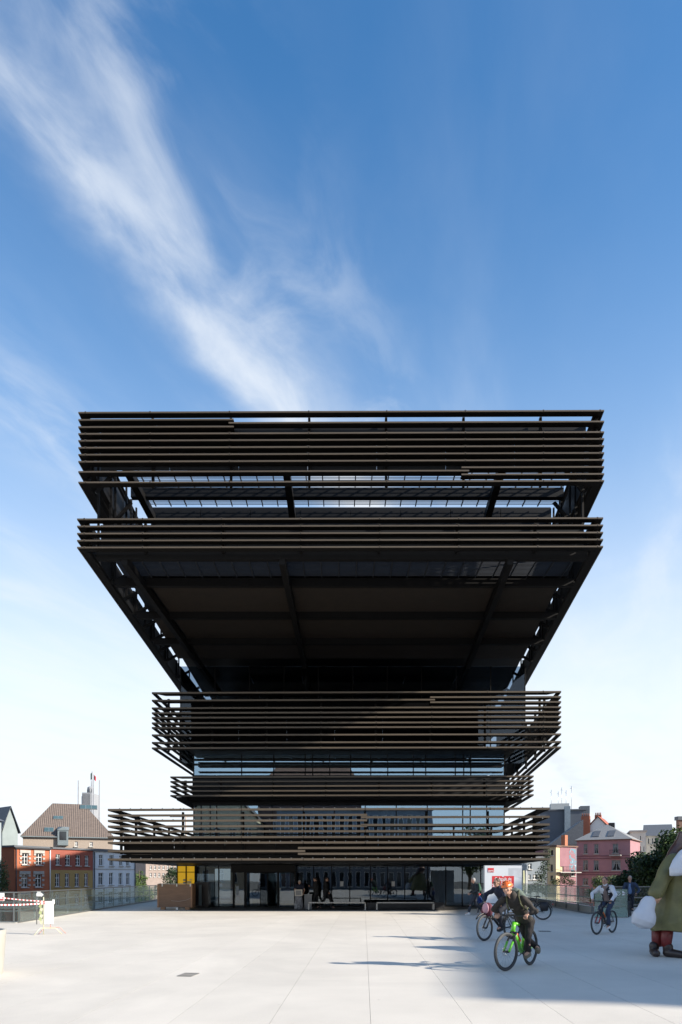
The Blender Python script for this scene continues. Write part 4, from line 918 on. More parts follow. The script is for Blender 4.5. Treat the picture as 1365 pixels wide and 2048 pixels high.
# dark plinth behind the second bench
g = MB(); g.box(PX(735,38.5), PX(889,38.5), 38.4, 39.2, .02, .36, mat('dark_stone', (.03,.03,.032), .5))
tag(g.build('stone_plinth'), 'low black stone plinth behind the right hand bench', 'plinth')
# wooden crate
Y = 37.6; xa, xb = PX(317,Y), PX(384,Y); ct = thing('wooden_crate', 'large reddish brown plywood crate left of the library entrance', 'crate', ((xa+xb)/2, Y, 0)); W = (xb-xa)/2
PLY = mat('plywood', (.21,.125,.08), .6, 0, .2, 1.4, .1, 8, stretch=(1,1,7)); PLY2 = mat('pine_batten', (.33,.18,.10), .65, 0, .2, 3)
for i in range(3):
    z0, z1 = .14+i*.42, .14+(i+1)*.42-.006
    g = MB(); g.box(-W+.02, W-.02, 0, .02, z0, z1, PLY); g.build('panel', ct)
g = MB(); g.box(-W+.021, W-.021, .021, .8, .14, 1.39, PLY); g.build('body', ct)
for sx in (-1, 1):
    g = MB(); g.box(sx*W-.05, sx*W+.03, -.02, .82, .12, 1.41, PLY2); g.build('end_frame', ct)
    g = MB(); g.box(sx*(W-.25)-.12, sx*(W-.25)+.12, -.01, .2, 0, .135, PLY2); g.build('foot', ct)
for x in (-.7, .1, .85):
    g = MB(); g.box(x-.03, x+.03, -.035, -.003, 1.28, 1.43, mat('white_clip',(.7,.7,.68),.5)); g.build('clip', ct)
g = MB(); g.box(-W, W, .0, .8, 1.412, 1.44, mat('grey_lid',(.35,.34,.32),.6)); g.build('lid', ct)
g = MB(); g.box(.05,.17,-.012,.3,.0,.13,WHITE); g.build('white_block', ct)
g = MB(); pts = [(-.2,-.03,.5),(.2,-.03,.46),(.6,-.03,.52),(W-.02,-.03,.66)]; g.tube(pts, .008, mat('grey_cable',(.45,.42,.4),.6), 6); g.build('cable', ct)
g = MB(); g.box(PX(389,39.6), PX(417,39.6), 39.6, 40.3, .02, 1.50, mat('black_gloss',(.012,.012,.014),.25)); cb = tag(g.build('black_cabinet'), 'tall black glossy cabinet beside the wooden crate', 'cabinet')
g = MB(); g.box(PX(398,39.6), PX(404,39.6), 39.588, 39.597, .15, 1.35, mat('grey_glass_strip',(.10,.13,.14),.2)); g.build('strip', cb)
g = MB(); x0, Yc = PX(609,38.0), 38.0; g.box(x0, x0+.42, Yc, Yc+.4, .02, .80, mat('grey_box',(.22,.22,.22),.6)); gb = tag(g.build('grey_cabinet'), 'waist high plain grey box behind the bin by the door', 'cabinet')
g = MB(); g.box(x0-.02, x0+.44, Yc-.02, Yc+.42, .802, .84, mat('grey_box_top',(.3,.3,.3),.6)); g.build('top', gb)
# patterned covered bin with white frame
PAT = mat('patterned_cloth', (.22,.22,.23), .8, 0, .9, 9); bx = PX(598,37.9)
cbn = thing('covered_bin', 'bin wrapped in grey patterned cloth with a pale square frame on top', 'bin', (bx, 37.9, 0))
g = MB(); g.loft([((0,0,.02),(.27,0,0),(0,.22,0)),((0,0,.3),(.25,0,0),(0,.2,0)),((0,0,.6),(.2,0,0),(0,.17,0)),((0,0,.74),(.19,0,0),(0,.16,0))], PAT, 18); g.build('cloth', cbn)
g = MB(); fm = mat('pale_wood_frame',(.55,.5,.42),.6); g.box(-.21,.21,-.18,-.15,.75,.80,fm); g.box(-.21,.21,-.18,-.15,1.06,1.11,fm); g.box(-.21,-.16,-.18,-.15,.801,1.059,fm); g.box(.16,.21,-.18,-.15,.801,1.059,fm); g.box(-.159,.159,-.17,.15,.76,1.07,mat('grey_box',(.22,.22,.22))); g.build('frame', cbn)

# billboard
Y = 31.6; xa, xb = PX(970,Y), PX(1044,Y); W = xb-xa; zt_ = PZ(1731,Y)
bb = thing('billboard', 'tall white display board with a red poster behind the cyclists', 'billboard', (xa, Y, 0))
BWH = mat('board_white', (.66,.68,.70), .5, 0, .03, 1); REDB = mat('poster_red', (.62,.035,.04), .5, 0, .03, 1)
g = MB(); g.box(0, W, 0, .25, .0, zt_, BWH); g.build('board', bb)
g = MB(); g.add([(W*.64,-.002,zt_-.12),(W-.02,-.002,zt_-.12),(W-.02,-.002,zt_-.62),(W*.64,-.002,zt_-.45)], [(0,1,2,3)], mat('board_grey',(.52,.54,.57),.5)); g.build('printed_facet', bb)
def bz(py): return PZ(py, Y)
g = MB(); g.box(.14, .42, -.012, -.001, bz(1744.5), bz(1736), REDB); lg = g.build('logo_tag', bb)
xr0, xr1 = PX(984.5,Y)-xa, PX(1028.5,Y)-xa
g = MB(); zT, zB = bz(1752), bz(1777); g.add([(xr0,-.004,zB),(xr1,-.004,zB),(xr1,-.004,zT),(xr0+(xr1-xr0)*.56,-.004,zT),(xr0+(xr1-xr0)*.5,-.004,zT-.06),(xr0+(xr1-xr0)*.44,-.004,zT),(xr0,-.004,zT)], [(0,1,2,3,4,5,6)], REDB); rp = g.build('red_poster', bb)
TW = mat('lettering_white', (.8,.8,.8), .5)
text('gent:', 'lettering', TW, bb, (.16, -.016, bz(1743)), .13, (R(90),0,0), .002)
xm = (xr0+xr1)/2
text('Gebruik de', 'lettering', TW, bb, (xm, -.008, bz(1760)), .17, (R(90),0,0), .002, 'CENTER', 1.0)
text('FIETSEN', 'lettering', TW, bb, (xm, -.008, bz(1766.5)), .20, (R(90),0,0), .002, 'CENTER', 1.1)
text('STALLING', 'lettering', TW, bb, (xm, -.008, bz(1773.5)), .20, (R(90),0,0), .002, 'CENTER', 1.1)
# beach flags
for px, lab in ((1046.5, 'left one of two narrow white banners beside the billboard, with a yellow foot'), (1052, 'right one of two narrow white banners beside the billboard')):
    Yf = 58; fl = thing('banner_flag', lab, 'banner', (PX(px,Yf), Yf, -.5), 0, 'narrow white banners beside the billboard')
    zt2 = PZ(1741,Yf)+.5; g = MB(); g.tube([(0,0,0),(0,0,zt2)], .02, STEEL, 6); g.build('pole', fl)
    g = MB(); n = 7; vs = []
    for i in range(n+1):
        z = .9+(zt2-.9)*i/n; wv = .10+.07*math.sin(math.pi*(i/n)*.9); vs += [(0,-.025,z),(wv,-.025,z)]
    g.add(vs, [(2*i,2*i+1,2*i+3,2*i+2) for i in range(n)], WHITE if px > 1050 else mat('pale_yellow_cloth',(.72,.72,.45),.7)); g.build('flag', fl)
# etched glass sheet with lettering
Y = 29.95; xa, xb = PX(1190,Y), PX(1255.5,Y); gp = thing('glass_sign', 'upright frosted glass panel with white lettering and arrow at the railing end', 'sign', (xa, Y, 0)); W = xb-xa
FROST = glassmat('frosted_panel', (.50,.64,.64), .10, .25, (.8,1,.98)); g = MB(); g.box(0, W, 0, .02, .03, 1.25, FROST); g.build('glass_panel', gp)
g = MB(); g.box(0, W, -.02, .04, .0, .03, STEEL); g.build('base_channel', gp)
for z in (.45, .75, .99):
    g = MB(); g.box(W*.62, W*.76, .025, .06, z-.06, z+.02, DARK); g.build('clamp', gp)
g = MB(); g.box(0, W, .06, .09, .78, .82, STEEL); g.box(0, W, .06, .09, .42, .45, STEEL); g.build('rail', gp)
text('DE', 'lettering', TW, gp, (W*.36, -.004, 1.0), .20, (R(90),0,0), .002, 'LEFT', 1.2)
g = MB(); 
for k_, (cx_, rr_) in enumerate(((W*.60,.075),(W*.72,.075))):
    pts = [(cx_+rr_*math.cos(R(a)), -.008, 1.06+rr_*math.sin(R(a))) for a in range(0,361,24)]; g.tube(pts, .012, TW, 5, False)
g.tube([(W*.60,-.008,1.06),(W*.64,-.008,1.15),(W*.70,-.008,1.15),(W*.72,-.008,1.06)], .011, TW, 5); g.build('bicycle_symbol', gp)
g = MB(); g.prism([(W*.84,-.008),(W*.97,-.008),(W*.97,-.004),(W*.84,-.004)], 1.05, 1.08, TW); g.add([(W*.84,-.008,.97),(W*.97,-.008,1.06),(W*.84,-.008,1.17)],[(0,1,2)],TW); g.build('arrow', gp)
# barrier stand
bxx, bY = xyz(98, 1869); bs = thing('barrier_stand', 'portable barrier with a blank white board and bent wire feet', 'barrier', (bxx, bY, 0))
WP = mat('board_blank', (.80,.80,.78), .5); PINKW = mat('faded_red_paint', (.62,.33,.28), .6); YG = mat('faded_yellow_paint', (.62,.60,.42), .6)
zz1 = lambda py: EYE-(py-HY)*bY/F
g = MB(); g.box(-.13, .15, -.02, .0, zz1(1848), zz1(1802), WP); g.build('board', bs)
g = MB(); g.box(.10, .17, .02, .03, zz1(1808), zz1(1799), WP); g.build('paper_corner', bs)
for sy, mm_ in ((-.05, YG),(.25, PINKW)):
    g = MB(); g.tube([(-.34,sy-.2,.0),(-.24,sy-.02,.19),(-.23,sy,.20),(.22,sy,.20),(.24,sy+.02,.19),(.34,sy+.2,0)], .012, mm_, 8); g.build('foot', bs)
g = MB(); g.tube([(-.16,0,.0),(-.16,0,1.15)], .016, YG, 8); g.build('upright', bs)
g = MB(); g.tube([(.05,.01,.18),(.05,.01,.4)], .014, PINKW, 8); g.build('upright', bs)
rr = random.Random(4); g = MB()
for i in range(7):
    z = .35+i*.1; x = -.22-.03*(i%2); g.add([(x-.05,-.03,z),(x+.03,-.03,z-.05),(x+.06,-.02,z+.05),(x-.02,-.03,z+.09)],[(0,1,2,3)],mat('ribbon_green',(.40,.45,.22),.7) if i%2 else YG)
g.build('ribbon', bs)
# tapes
def tape(pa, pb, Ya, Yb, wd, label):
    A = P(*pa, Ya); B = P(*pb, Yb); n = 40; t = thing('barrier_tape', label, 'tape', tuple(A), 0, 'red and white barrier tapes')
    TR = mat('tape_red',(.50,.10,.10),.5); gs = {WP: MB(), TR: MB()}
    for i in range(n):
        p = (B-A)*(i/n); q = (B-A)*((i+1)/n); p.z -= .05*math.sin(math.pi*i/n); q.z -= .05*math.sin(math.pi*(i+1)/n)
        gs[TR if i%2 else WP].add([p, q, q+Vector((0,.0,wd)), p+Vector((0,0,wd)), p+Vector((0,.004,0)), q+Vector((0,.004,0)), q+Vector((0,.004,wd)), p+Vector((0,.004,wd))],[(0,1,2,3),(7,6,5,4),(0,4,5,1),(3,2,6,7)], TR if i%2 else WP)
    gs[WP].build('white_stripes', t); gs[TR].build('red_stripes', t)
tape((-60,1785), (90,1804), 20.4, bY-.1, .035, 'upper red and white tape sloping down to the barrier board')
tape((-60,1808), (90,1808), 19.8, bY-.12, .045, 'lower red and white tape running level to the barrier board')
# red and white notice at left edge, on a post
Yn = 21.5; ns = thing('notice_board', 'white notice with a red lower band at the left edge of the photograph', 'sign', (PX(-1,Yn), Yn, 0))
g = MB(); g.box(-.25,.16,-.02,0,PZ(1802,Yn),PZ(1786,Yn),WP); g.build('board', ns)
g = MB(); g.box(-.24,.15,-.026,-.021,PZ(1801,Yn),PZ(1797.5,Yn),mat('tape_red',(.62,.05,.06))); g.build('red_band', ns)
g = MB(); g.tube([(-.2,.02,0),(-.2,.02,PZ(1787,Yn))], .02, STEEL, 8); g.build('post', ns)
# arrow sign on slim pole
Ys = 25.6; sg = thing('direction_sign', 'small white arrow sign on a slim pole before the left railing', 'sign', (PX(74,Ys), Ys, 0))
g = MB(); g.tube([(0,0,0),(0,0,PZ(1784,Ys))], .018, STEEL, 8); g.build('post', sg)
g = MB(); z0, z1 = PZ(1792.5,Ys), PZ(1786.5,Ys); g.add([(0,-.03,z0),(.18,-.03,z0),(.18,-.03,z0-.02),(.27,-.03,(z0+z1)/2),(.18,-.03,z1+.02),(.18,-.03,z1),(0,-.03,z1)],[(0,1,2,3,4,5,6)],WP)
g.add([(0,-.02,z0),(.18,-.02,z0),(.18,-.02,z0-.02),(.27,-.02,(z0+z1)/2),(.18,-.02,z1+.02),(.18,-.02,z1),(0,-.02,z1)],[(6,5,4,3,2,1,0)],WP); g.box(.02,.16,-.03,-.02,z1+.02,z1+.06,WP); g.build('arrow_plate', sg)
# planter cut by left edge
pxx, pY = xyz(-60, 1950); pl = thing('planter', 'pale round concrete planter cut by the left edge', 'planter', (pxx, pY, 0)); PC = mat('pale_planter', (.36,.35,.31), .8, 0, .08, 2)
rp_ = PX(6.5,pY)-pxx; g = MB(); n = 40
prof = [(rp_-.06,0),(rp_-.04,.3),(rp_-.01,.7),(rp_,.80),(rp_-.07,.80),(rp_-.09,.62)]
vs = [(r_*math.cos(2*math.pi*i/n), r_*math.sin(2*math.pi*i/n), z) for r_, z in prof for i in range(n)]
g.add(vs, [(j*n+i, j*n+(i+1)%n, (j+1)*n+(i+1)%n, (j+1)*n+i) for j in range(len(prof)-1) for i in range(n)], PC, True); g.build('pot', pl)
g = MB(); g.add([((rp_-.09)*math.cos(2*math.pi*i/n),(rp_-.09)*math.sin(2*math.pi*i/n),.62) for i in range(n)],[tuple(range(n))],mat('soil',(.05,.04,.03),.9)); g.build('soil', pl)
# drain grates
for (px, py, lab, w_) in ((377,1950,'slotted iron drain cover alone on the sunlit paving','l'),(1090,1863,'thin iron drain cover in the shaded paving between cyclists','r')):
    x, y = xyz(px, py); dg_ = thing('drain_cover', lab, 'drain cover', (x, y, .0), R(-8), 'iron drain covers in the paving')
    g = MB(); IR = mat('cast_iron',(.20,.195,.185),.7,.2,.2,20); hw = .135 if w_ == 'l' else .18
    g.box(-hw,hw,-.20,-.17,.002,.012,IR); g.box(-hw,hw,.17,.20,.002,.012,IR); g.box(-hw,-hw+.03,-.169,.169,.002,.012,IR); g.box(hw-.03,hw,-.169,.169,.002,.012,IR); g.build('frame', dg_)
    for i in range(6):
        x_ = -hw+.05+i*(2*hw-.1)/5; g = MB(); g.box(x_-.008,x_+.008,-.165,.165,.002,.01,IR); g.build('bar', dg_)
# stone setts? none visible; far tower crane left of the glass body
cr_ = thing('tower_crane', 'faint distant crane arm seen above the lowest louvres at left', 'crane', (PX(372,260), 260, -6))
g = MB(); zc = PZ(1633,260)+6; g.tube([(0,0,0),(0,0,zc)], .35, mat('crane_steel',(.45,.38,.33),.6), 6); g.tube([(-6,0,zc),(4,0,zc)], .3, mat('crane_steel',(.45,.38,.33)), 6); g.build('mast', cr_)

# ================================================================== STATUE
sx0, sY = PX(1378, 15.1), 15.1
st = thing('painted_sculpture', 'larger than life painted figure in an olive coat carrying a white sack', 'sculpture', (sx0, sY, 0))
K = F/15.1
def S(px, py, y=0.0): return Vector((PX(px, 15.1+y)-sx0, y, PZ(py, 15.1+y)))
OL = mat('olive_paint', (.165,.15,.055), .6, 0, .3, 3.5, .6, 6, coat=.15); BR = mat('brown_paint', (.075,.035,.028), .4, 0, .2, 3, .1, 10, coat=.3); RD = mat('dark_red_paint', (.19,.022,.02), .5, 0, .2, 4, .1, 10, coat=.2)
SK = mat('painted_skin', (.55,.30,.19), .5, 0, .1, 5, .1, 12); WT = mat('painted_white', (.68,.68,.70), .5, 0, .06, 3, .2, 8, coat=.2); BK = mat('shoe_paint', (.035,.022,.02), .4, 0, .2, 6, coat=.2)
SACK = mat('white_sack', (.66,.66,.69), .5, 0, .05, 3, .5, 5)
g = MB()
for (py, hw, cx_, dy) in ():
    pass
rings = []
for (py, xl, xr) in ((1862,1304,1455),(1845,1305,1453),(1815,1314,1446),(1788,1319,1440),(1762,1328,1434),(1740,1335,1428),(1722,1345,1418),(1708,1362,1402)):
    a, b = S(xl,py), S(xr,py); c = (a+b)/2; hw = (b-a).x/2; rings.append((c,(hw,0,0),(0,hw*.72,0)))
g.loft(rings, OL, 28)
g.chain([S(1350,1722,-.05), S(1329,1750,-.18), S(1312,1786,-.26)], [.17,.15,.125], OL)
g.chain([S(1412,1722,-.05), S(1432,1750,-.1), S(1446,1788,-.2)], [.17,.15,.125], OL)
co_ = remesh(g, 'coat', OL, st, .022, 3)
import numpy as np
_rs = np.random.RandomState(5); _dirs = _rs.normal(size=(14,3)); _dirs /= np.linalg.norm(_dirs, axis=1)[:,None]; _ph = _rs.uniform(0, 6.28, 14); _fr = np.linspace(.7, 3.2, 14)
def ruffle(o, amp, f, vert=1.0):
    me = o.data; n = len(me.vertices); co = np.empty(n*3); me.vertices.foreach_get('co', co); co = co.reshape(-1,3)
    no = np.empty(n*3); me.vertices.foreach_get('normal', no); no = no.reshape(-1,3); q_ = co*np.array([1,1,vert])*f
    wv_ = np.zeros(n); warp = np.sin(q_[:,[1,2,0]]*1.3+1.7)*.6
    for d_, p_, k_ in zip(_dirs, _ph, _fr): wv_ += np.sin(((q_+warp)@d_)*k_+p_)/(k_**.7)
    co += no*(wv_*amp*.28)[:,None]; me.vertices.foreach_set('co', co.ravel()); me.update()
ruffle(co_, .05, 4.5, .35)
g = MB(); wv = S(1309,1791,-.27); hd_ = Vector((-.25,-.05,-1)).normalized()
g.cap(wv+Vector((.02,0,.05)), wv, .085, .08, SK)
for i in range(4):
    b = wv+Vector((-.065+i*.045,-.03,-.03)); g.chain([b, b+Vector((-.01,-.05,-.07)), b+Vector((-.005,.0,-.12-.012*(i in (1,2)))), b+Vector((0,.04,-.10))], [.028,.026,.024,.022], SK)
g.chain([wv+Vector((.07,-.03,0)), wv+Vector((.10,-.08,-.05)), wv+Vector((.06,-.10,-.09))], [.03,.027,.024], SK)
g.cap(S(1446,1790,-.2), S(1447,1800,-.22), .08, .07, SK)
g.chain([S(1401,1700), S(1386,1745), S(1384,1835)], [.15,.26,.28], SK); g.chain([S(1386,1735), S(1350,1722,-.05), S(1329,1750,-.18), wv], [.12,.10,.09,.075], SK); g.chain([S(1386,1735), S(1412,1722,-.05), S(1432,1750,-.1), S(1446,1792,-.2)], [.12,.10,.09,.075], SK)
g.ell(S(1403,1672,-.05), (.33,.36,.40), SK); g.ell(S(1403,1674,-.42), (.08,.1,.09), SK); g.cap(S(1400,1712), S(1402,1690), .15, .17, SK)
remesh(g, 'body', SK, st, .016, 2)
for dx_ in (-.12, .12):
    g = MB(); g.ell(S(1403,1668,-.385)+Vector((dx_,0,0)), .04, BLACKP); g.build('eye', st)
g = MB(); 
for (py, xl, xr, y) in ((1690,1374,1432,-.30),(1712,1352,1436,-.42),(1735,1341,1434,-.50),(1748,1339,1425,-.52),(1755,1341,1352,-.50)):
    pass
g.loft([(S(1404,1688,-.30),(.30,0,0),(0,.14,0)),(S(1396,1703,-.46),(.40,0,0),(0,.16,0)),(S(1389,1720,-.52),(.46,0,0),(0,.17,0)),(S(1384,1736,-.56),(.48,0,0),(0,.15,0)),(S(1366,1746,-.57),(.28,0,0),(0,.12,0)),(S(1349,1752,-.53),(.10,0,0),(0,.08,0))][::-1], WT, 24)
remesh(g, 'beard', WT, st, .018, 3)
g = MB()
q = [S(1335,1703,.12), S(1352,1697,.0), S(1392,1676,.12), S(1412,1700,.2), S(1380,1740,.35), S(1330,1742,.2), S(1318,1749,.16)]
g.loft([(S(1396,1664,.10),(.42,0,0),(0,.34,0)),(S(1390,1682,.14),(.46,0,.06),(0,.32,0)),(S(1366,1700,.16),(.34,0,.05),(0,.22,0)),(S(1345,1716,.14),(.16,0,.08),(0,.14,0)),(S(1327,1738,.06),(.07,0,.05),(0,.07,0)),(S(1318,1749,.0),(.03,0,.02),(0,.03,0))][::-1], BR, 24)
ruffle(remesh(g, 'cape', BR, st, .02, 3), .03, 6)
for (xa_, xb_, y0_) in ((1314,1316,.12),(1333,1336,-.12),(1420,1420,.0)):
    g = MB(); g.loft([(S(xb_,1850,y0_),(.13,0,0),(0,.13,0)),(S(xa_+1,1875,y0_),(.12,0,0),(0,.12,0)),(S(xa_,1893,y0_),(.10,0,0),(0,.10,0))][::-1], RD, 18); g.build('leg', st)
for (pa, pb, y0_, y1_) in ((S(1313,1899),(1308,1903),.1,-.12),(S(1330,1903),(1347,1909),-.14,-.38),(S(1420,1900),(1432,1908),0,-.3)):
    g = MB(); a = Vector((pa.x, y0_, .10)); b = Vector(((pb[0]-1378)/K, y1_, .075)); g.cap(a, b, .105, .085, BK); g.cap(a+Vector((0,0,.03)), a+Vector((0,0,.12)), .10, .11, BK); o = remesh(g, 'shoe', BK, st, .014, 2); 
g = MB()
g.loft([(S(1300,1794,-.3),(.10,0,0),(0,.05,0)),(S(1296,1802,-.3),(.16,0,-.03),(0,.1,0)),(S(1291,1815,-.32),(.18,0,-.05),(0,.15,0)),(S(1288,1829,-.34),(.23,0,-.06),(0,.18,0)),(S(1286,1841,-.34),(.23,0,-.08),(0,.2,0)),(S(1283,1850,-.34),(.20,0,-.06),(0,.13,0)),(S(1286,1854,-.33),(.08,0,-.02),(0,.05,0))][::-1], SACK, 22)
ruffle(remesh(g, 'sack', SACK, st, .014, 3), .03, 7, .8)

# ================================================================== BICYCLES
def wheel(parent, loc, r=.36, tread=.026, rimc=None, steer=0, name='wheel'):
    wh = bpy.data.objects.new(name, None); COL.objects.link(wh); wh.parent = parent; wh.location = loc; wh.rotation_euler = (0,0,steer)
    key = (round(r,3), round(tread,3), rimc.name if rimc else '')
    if key not in WC:
        a = MB(); a.torus((0,0,0), r-tread, tread, RUBBER, n=44, k=8)
        b = MB(); b.torus((0,0,0), r-2.1*tread, .012, rimc or BLACKP, n=44, k=6, flat=1.3)
        c = MB()
        for i in range(28):
            t = 2*math.pi*i/28; q = Vector((0, math.cos(t), math.sin(t))); c.tube([q*.03+Vector((.025*(1 if i%2 else -1),0,0)), q*(r-2.2*tread)], .0016, STEEL, 3, False)
        d = MB(); d.tube([(-.06,0,0),(.06,0,0)], .022, BLACKP, 10); d.torus((.03,0,0), .075, .006, CHROME, n=20, k=4)
        WC[key] = (a.mesh('tyre'), b.mesh('rim'), c.mesh('spokes'), d.mesh('hub'))
    for n_, me in zip(('tyre','rim','spokes','hub'), WC[key]): link(n_, me, wh)
    return wh
WC = {}
def bicycle(label, front, rear, col, steer=0, group='bicycles on the plaza', forkc=None, rimc=None, bottle=None, wb=1.1, basket=None, thick=1.0, z=0.0):
    fx, fy = front; rx, ry = rear; d = Vector((fx-rx, fy-ry)).normalized(); rz = math.atan2(-d.x, d.y)
    b = thing('bicycle', label, 'bicycle', (rx, ry, z), rz, group); t = thick
    BB, ST, HT, HB = Vector((0,.44,.31)), Vector((0,.30,.80)), Vector((0,wb-.32,.90)), Vector((0,wb-.25,.72)); RH = Vector((0,0,.36)); FH = Vector((0,wb,.36))
    g = MB(); g.tube([BB, HB], [.032*t,.038*t], col, 12); g.tube([BB, ST+Vector((0,-.03,.02))], .02*t, col, 10); g.tube([ST, HT-Vector((0,.01,.03))], [.019*t,.026*t], col, 10); g.tube([HT, HB], .03*t, col, 12)
    for s in (-1,1):
        g.tube([BB+Vector((s*.03,0,0)), RH+Vector((s*.055,0,0))], .012*t, col, 8); g.tube([ST+Vector((s*.02,-.01,-.04)), RH+Vector((s*.055,0,0))], .010*t, col, 8)
    g.build('frame', b)
    g = MB(); g.tube([ST+Vector((0,-.03,.02)), Vector((0,.245,.95))], .014, BLACKP, 8); g.loft([(Vector((0,.10,.965)),(.07,0,0),(0,0,.02)),(Vector((0,.16,.975)),(.075,0,0),(0,0,.026)),(Vector((0,.25,.97)),(.04,0,0),(0,0,.022)),(Vector((0,.36,.96)),(.016,0,0),(0,0,.014))], BLACKP, 12); g.build('saddle', b)
    st_ = bpy.data.objects.new('steering', None); COL.objects.link(st_); st_.parent = b; st_.location = (0, wb-.12, 0); st_.rotation_euler = (0,0,steer); o = Vector((0, wb-.12, 0))
    g = MB(); fc = forkc or BLACKP; g.tube([HB-o+Vector((-.06,0.01,-.02)), HB-o+Vector((.06,.01,-.02))], .025, BLACKP, 8)
    for s in (-1,1): g.tube([HB-o+Vector((s*.062,.01,-.01)), (HB+FH)/2-o+Vector((s*.062,0,.0))], .019, BLACKP, 8); g.tube([(HB+FH)/2-o+Vector((s*.062,0,.0)), FH-o+Vector((s*.062,0,0))], .022, fc, 8)
    g.build('fork', st_)
    hz_ = 1.02; g = MB(); g.tube([HT-o, Vector((0,HT.y-o.y+.07,hz_-.01))], .018, BLACKP, 8); hy = HT.y-o.y+.07
    g.tube([(-.34,hy-.05,hz_),(-.16,hy,hz_),(.16,hy,hz_),(.34,hy-.05,hz_)], .014, BLACKP, 8); g.build('handlebar', st_)
    for s in (-1,1): g = MB(); g.tube([(s*.22,hy-.02,hz_),(s*.34,hy-.052,hz_)], .019, RUBBER, 8); g.tube([(s*.20,hy,hz_),(s*.29,hy+.05,hz_-.03)], .006, BLACKP, 6); g.build('grip', st_)
    wheel(st_, FH-o, rimc=rimc); wheel(b, RH, rimc=rimc)
    g = MB(); g.torus(tuple(BB+Vector((.05,0,0))), .09, .008, BLACKP, n=24, k=4); g.tube([BB+Vector((.07,0,0)), BB+Vector((.08,-.165,.02))], .011, BLACKP, 6); g.tube([BB+Vector((-.07,0,0)), BB+Vector((-.08,.165,-.02))], .011, BLACKP, 6)
    g.tube([BB-Vector((.08,0,0)), BB+Vector((.08,0,0))], .02, BLACKP, 8); g.build('crank', b)
    for q in (BB+Vector((.13,-.165,.02)), BB+Vector((-.13,.165,-.02))): g = MB(); g.box(q.x-.05,q.x+.05,q.y-.04,q.y+.04,q.z-.012,q.z+.012,BLACKP); g.build('pedal', b)
    g = MB(); g.tube([BB+Vector((.05,0,.09)), RH+Vector((.05,0,.05)), RH+Vector((.05,-.05,0)), RH+Vector((.05,0,-.05)), BB+Vector((.05,0,-.09))], .005, STEEL, 4); g.build('chain', b)
    if bottle: g = MB(); c = (BB*.45+HB*.55)+Vector((0,-.045,.06)); dd = (HB-BB).normalized(); g.cap(c-dd*.09, c+dd*.08, .038, .034, bottle, 14); g.build('bottle', b)
    if basket: basket(b, st_, o)
    return b
GREEN = mat('lime_green_paint', (.14,.55,.03), .3, 0, .05, 4, coat=.5); ORG = mat('orange_plastic', (.75,.16,.03), .35, 0, .08, 4)
fpt = (PX(1012,12.62), 12.62); rpt = (PX(1061,13.55), 13.55)
bike1 = bicycle('lime green mountain bike ridden by the cyclist in the orange helmet', fpt, rpt, GREEN, R(-12), forkc=GREEN, bottle=ORG, thick=1.35)
f2 = (PX(969,18.8), 18.8); r2_ = (f2[0]+.92, f2[1]+.60)
bike2 = bicycle('dark bicycle with front fender and pink bag, half hidden behind the green bike', f2, r2_, BLACKP, R(8))
f3 = (PX(1192,20.8), 20.8); r3_ = (PX(1225,21.65), 21.65)
bike3 = bicycle('black and red bicycle ridden by the woman in the white jacket', f3, r3_, mat('black_frame_paint',(.02,.02,.022),.3,coat=.5), R(-4), forkc=mat('red_fork',(.4,.03,.03),.4), bottle=ORG)
f4 = (PX(1262,30.2), 30.4); r4_ = (PX(1262,30.2)+.5, 31.4)
bike4 = bicycle('black city bike of the man in the blue shirt behind the frosted sign', f4, r4_, BLACKP, 0)
rear5 = (PX(1086,28.3), 28.3); fr5 = (rear5[0]-1.0, rear5[1]+.45)
bike5 = bicycle('parked black bicycle with panniers beside the right railing', fr5, rear5, BLACKP, R(10))
def fender(bk, wb=1.1, front=True, m=BLACKP):
    g = MB(); pts = [(0,math.cos(R(a))*.395,.36+math.sin(R(a))*.395) for a in range(20,161,14)]; g.tube(pts, .022, m, 6); return g.build('mudguard', bk)
for bk in (bike2, bike4, bike5): fender(bk)
g = MB(); g.add([], [], BLACKP) if False else g.tube([(0,math.cos(R(a))*.395+1.1,.36+math.sin(R(a))*.395) for a in range(40,150,12)], .024, BLACKP, 6); g.build('mudguard', bike2)
# luggage
PINKB = mat('pink_cloth', (.55,.30,.34), .8, 0, .2, 5); BURG = mat('burgundy_cloth', (.13,.03,.045), .8, 0, .2, 5)
g = MB(); g.ell((.0,.96,.86), (.17,.11,.20), PINKB); g.ell((.14,.94,.80), (.08,.12,.18), BURG)
o = remesh(g, 'front_bag', BURG, bike2, .012, 2)
g = MB(); g.ell((-.02,1.07,.9), (.12,.035,.15), PINKB); g.build('pink_cloth', bike2)
for s in (-1,1):
    g = MB(); g.loft([(Vector((s*.14,-.06,.38)),(.07,0,0),(0,.13,0)),(Vector((s*.14,-.06,.55)),(.085,0,0),(0,.16,0)),(Vector((s*.13,-.06,.74)),(.07,0,0),(0,.16,0))], mat('black_nylon',(.015,.015,.018),.6,0,.2,6,.2,14), 14); g.build('pannier', bike5)
g = MB(); g.box(-.07,.07,-.35,.15,.76,.78,BLACKP); g.tube([(0,-.35,.76),(0,-.40,.36)], .01, STEEL, 6); g.build('rack', bike5)
g = MB(); g.box(-.05,.05,-.42,-.38,.64,.68,mat('red_lens',(.4,.02,.02),.3)); g.build('rear_light', bike5)
g = MB(); g.ell((0,.84,1.0), (.14,.11,.12), mat('blue_plastic',(.03,.14,.45),.4)); g.build('blue_bag', bike5)
g = MB(); g.tube([(-.05,.40,.3),(-.22,.30,.0)], .012, BLACKP, 6); g.build('kickstand', bike5)

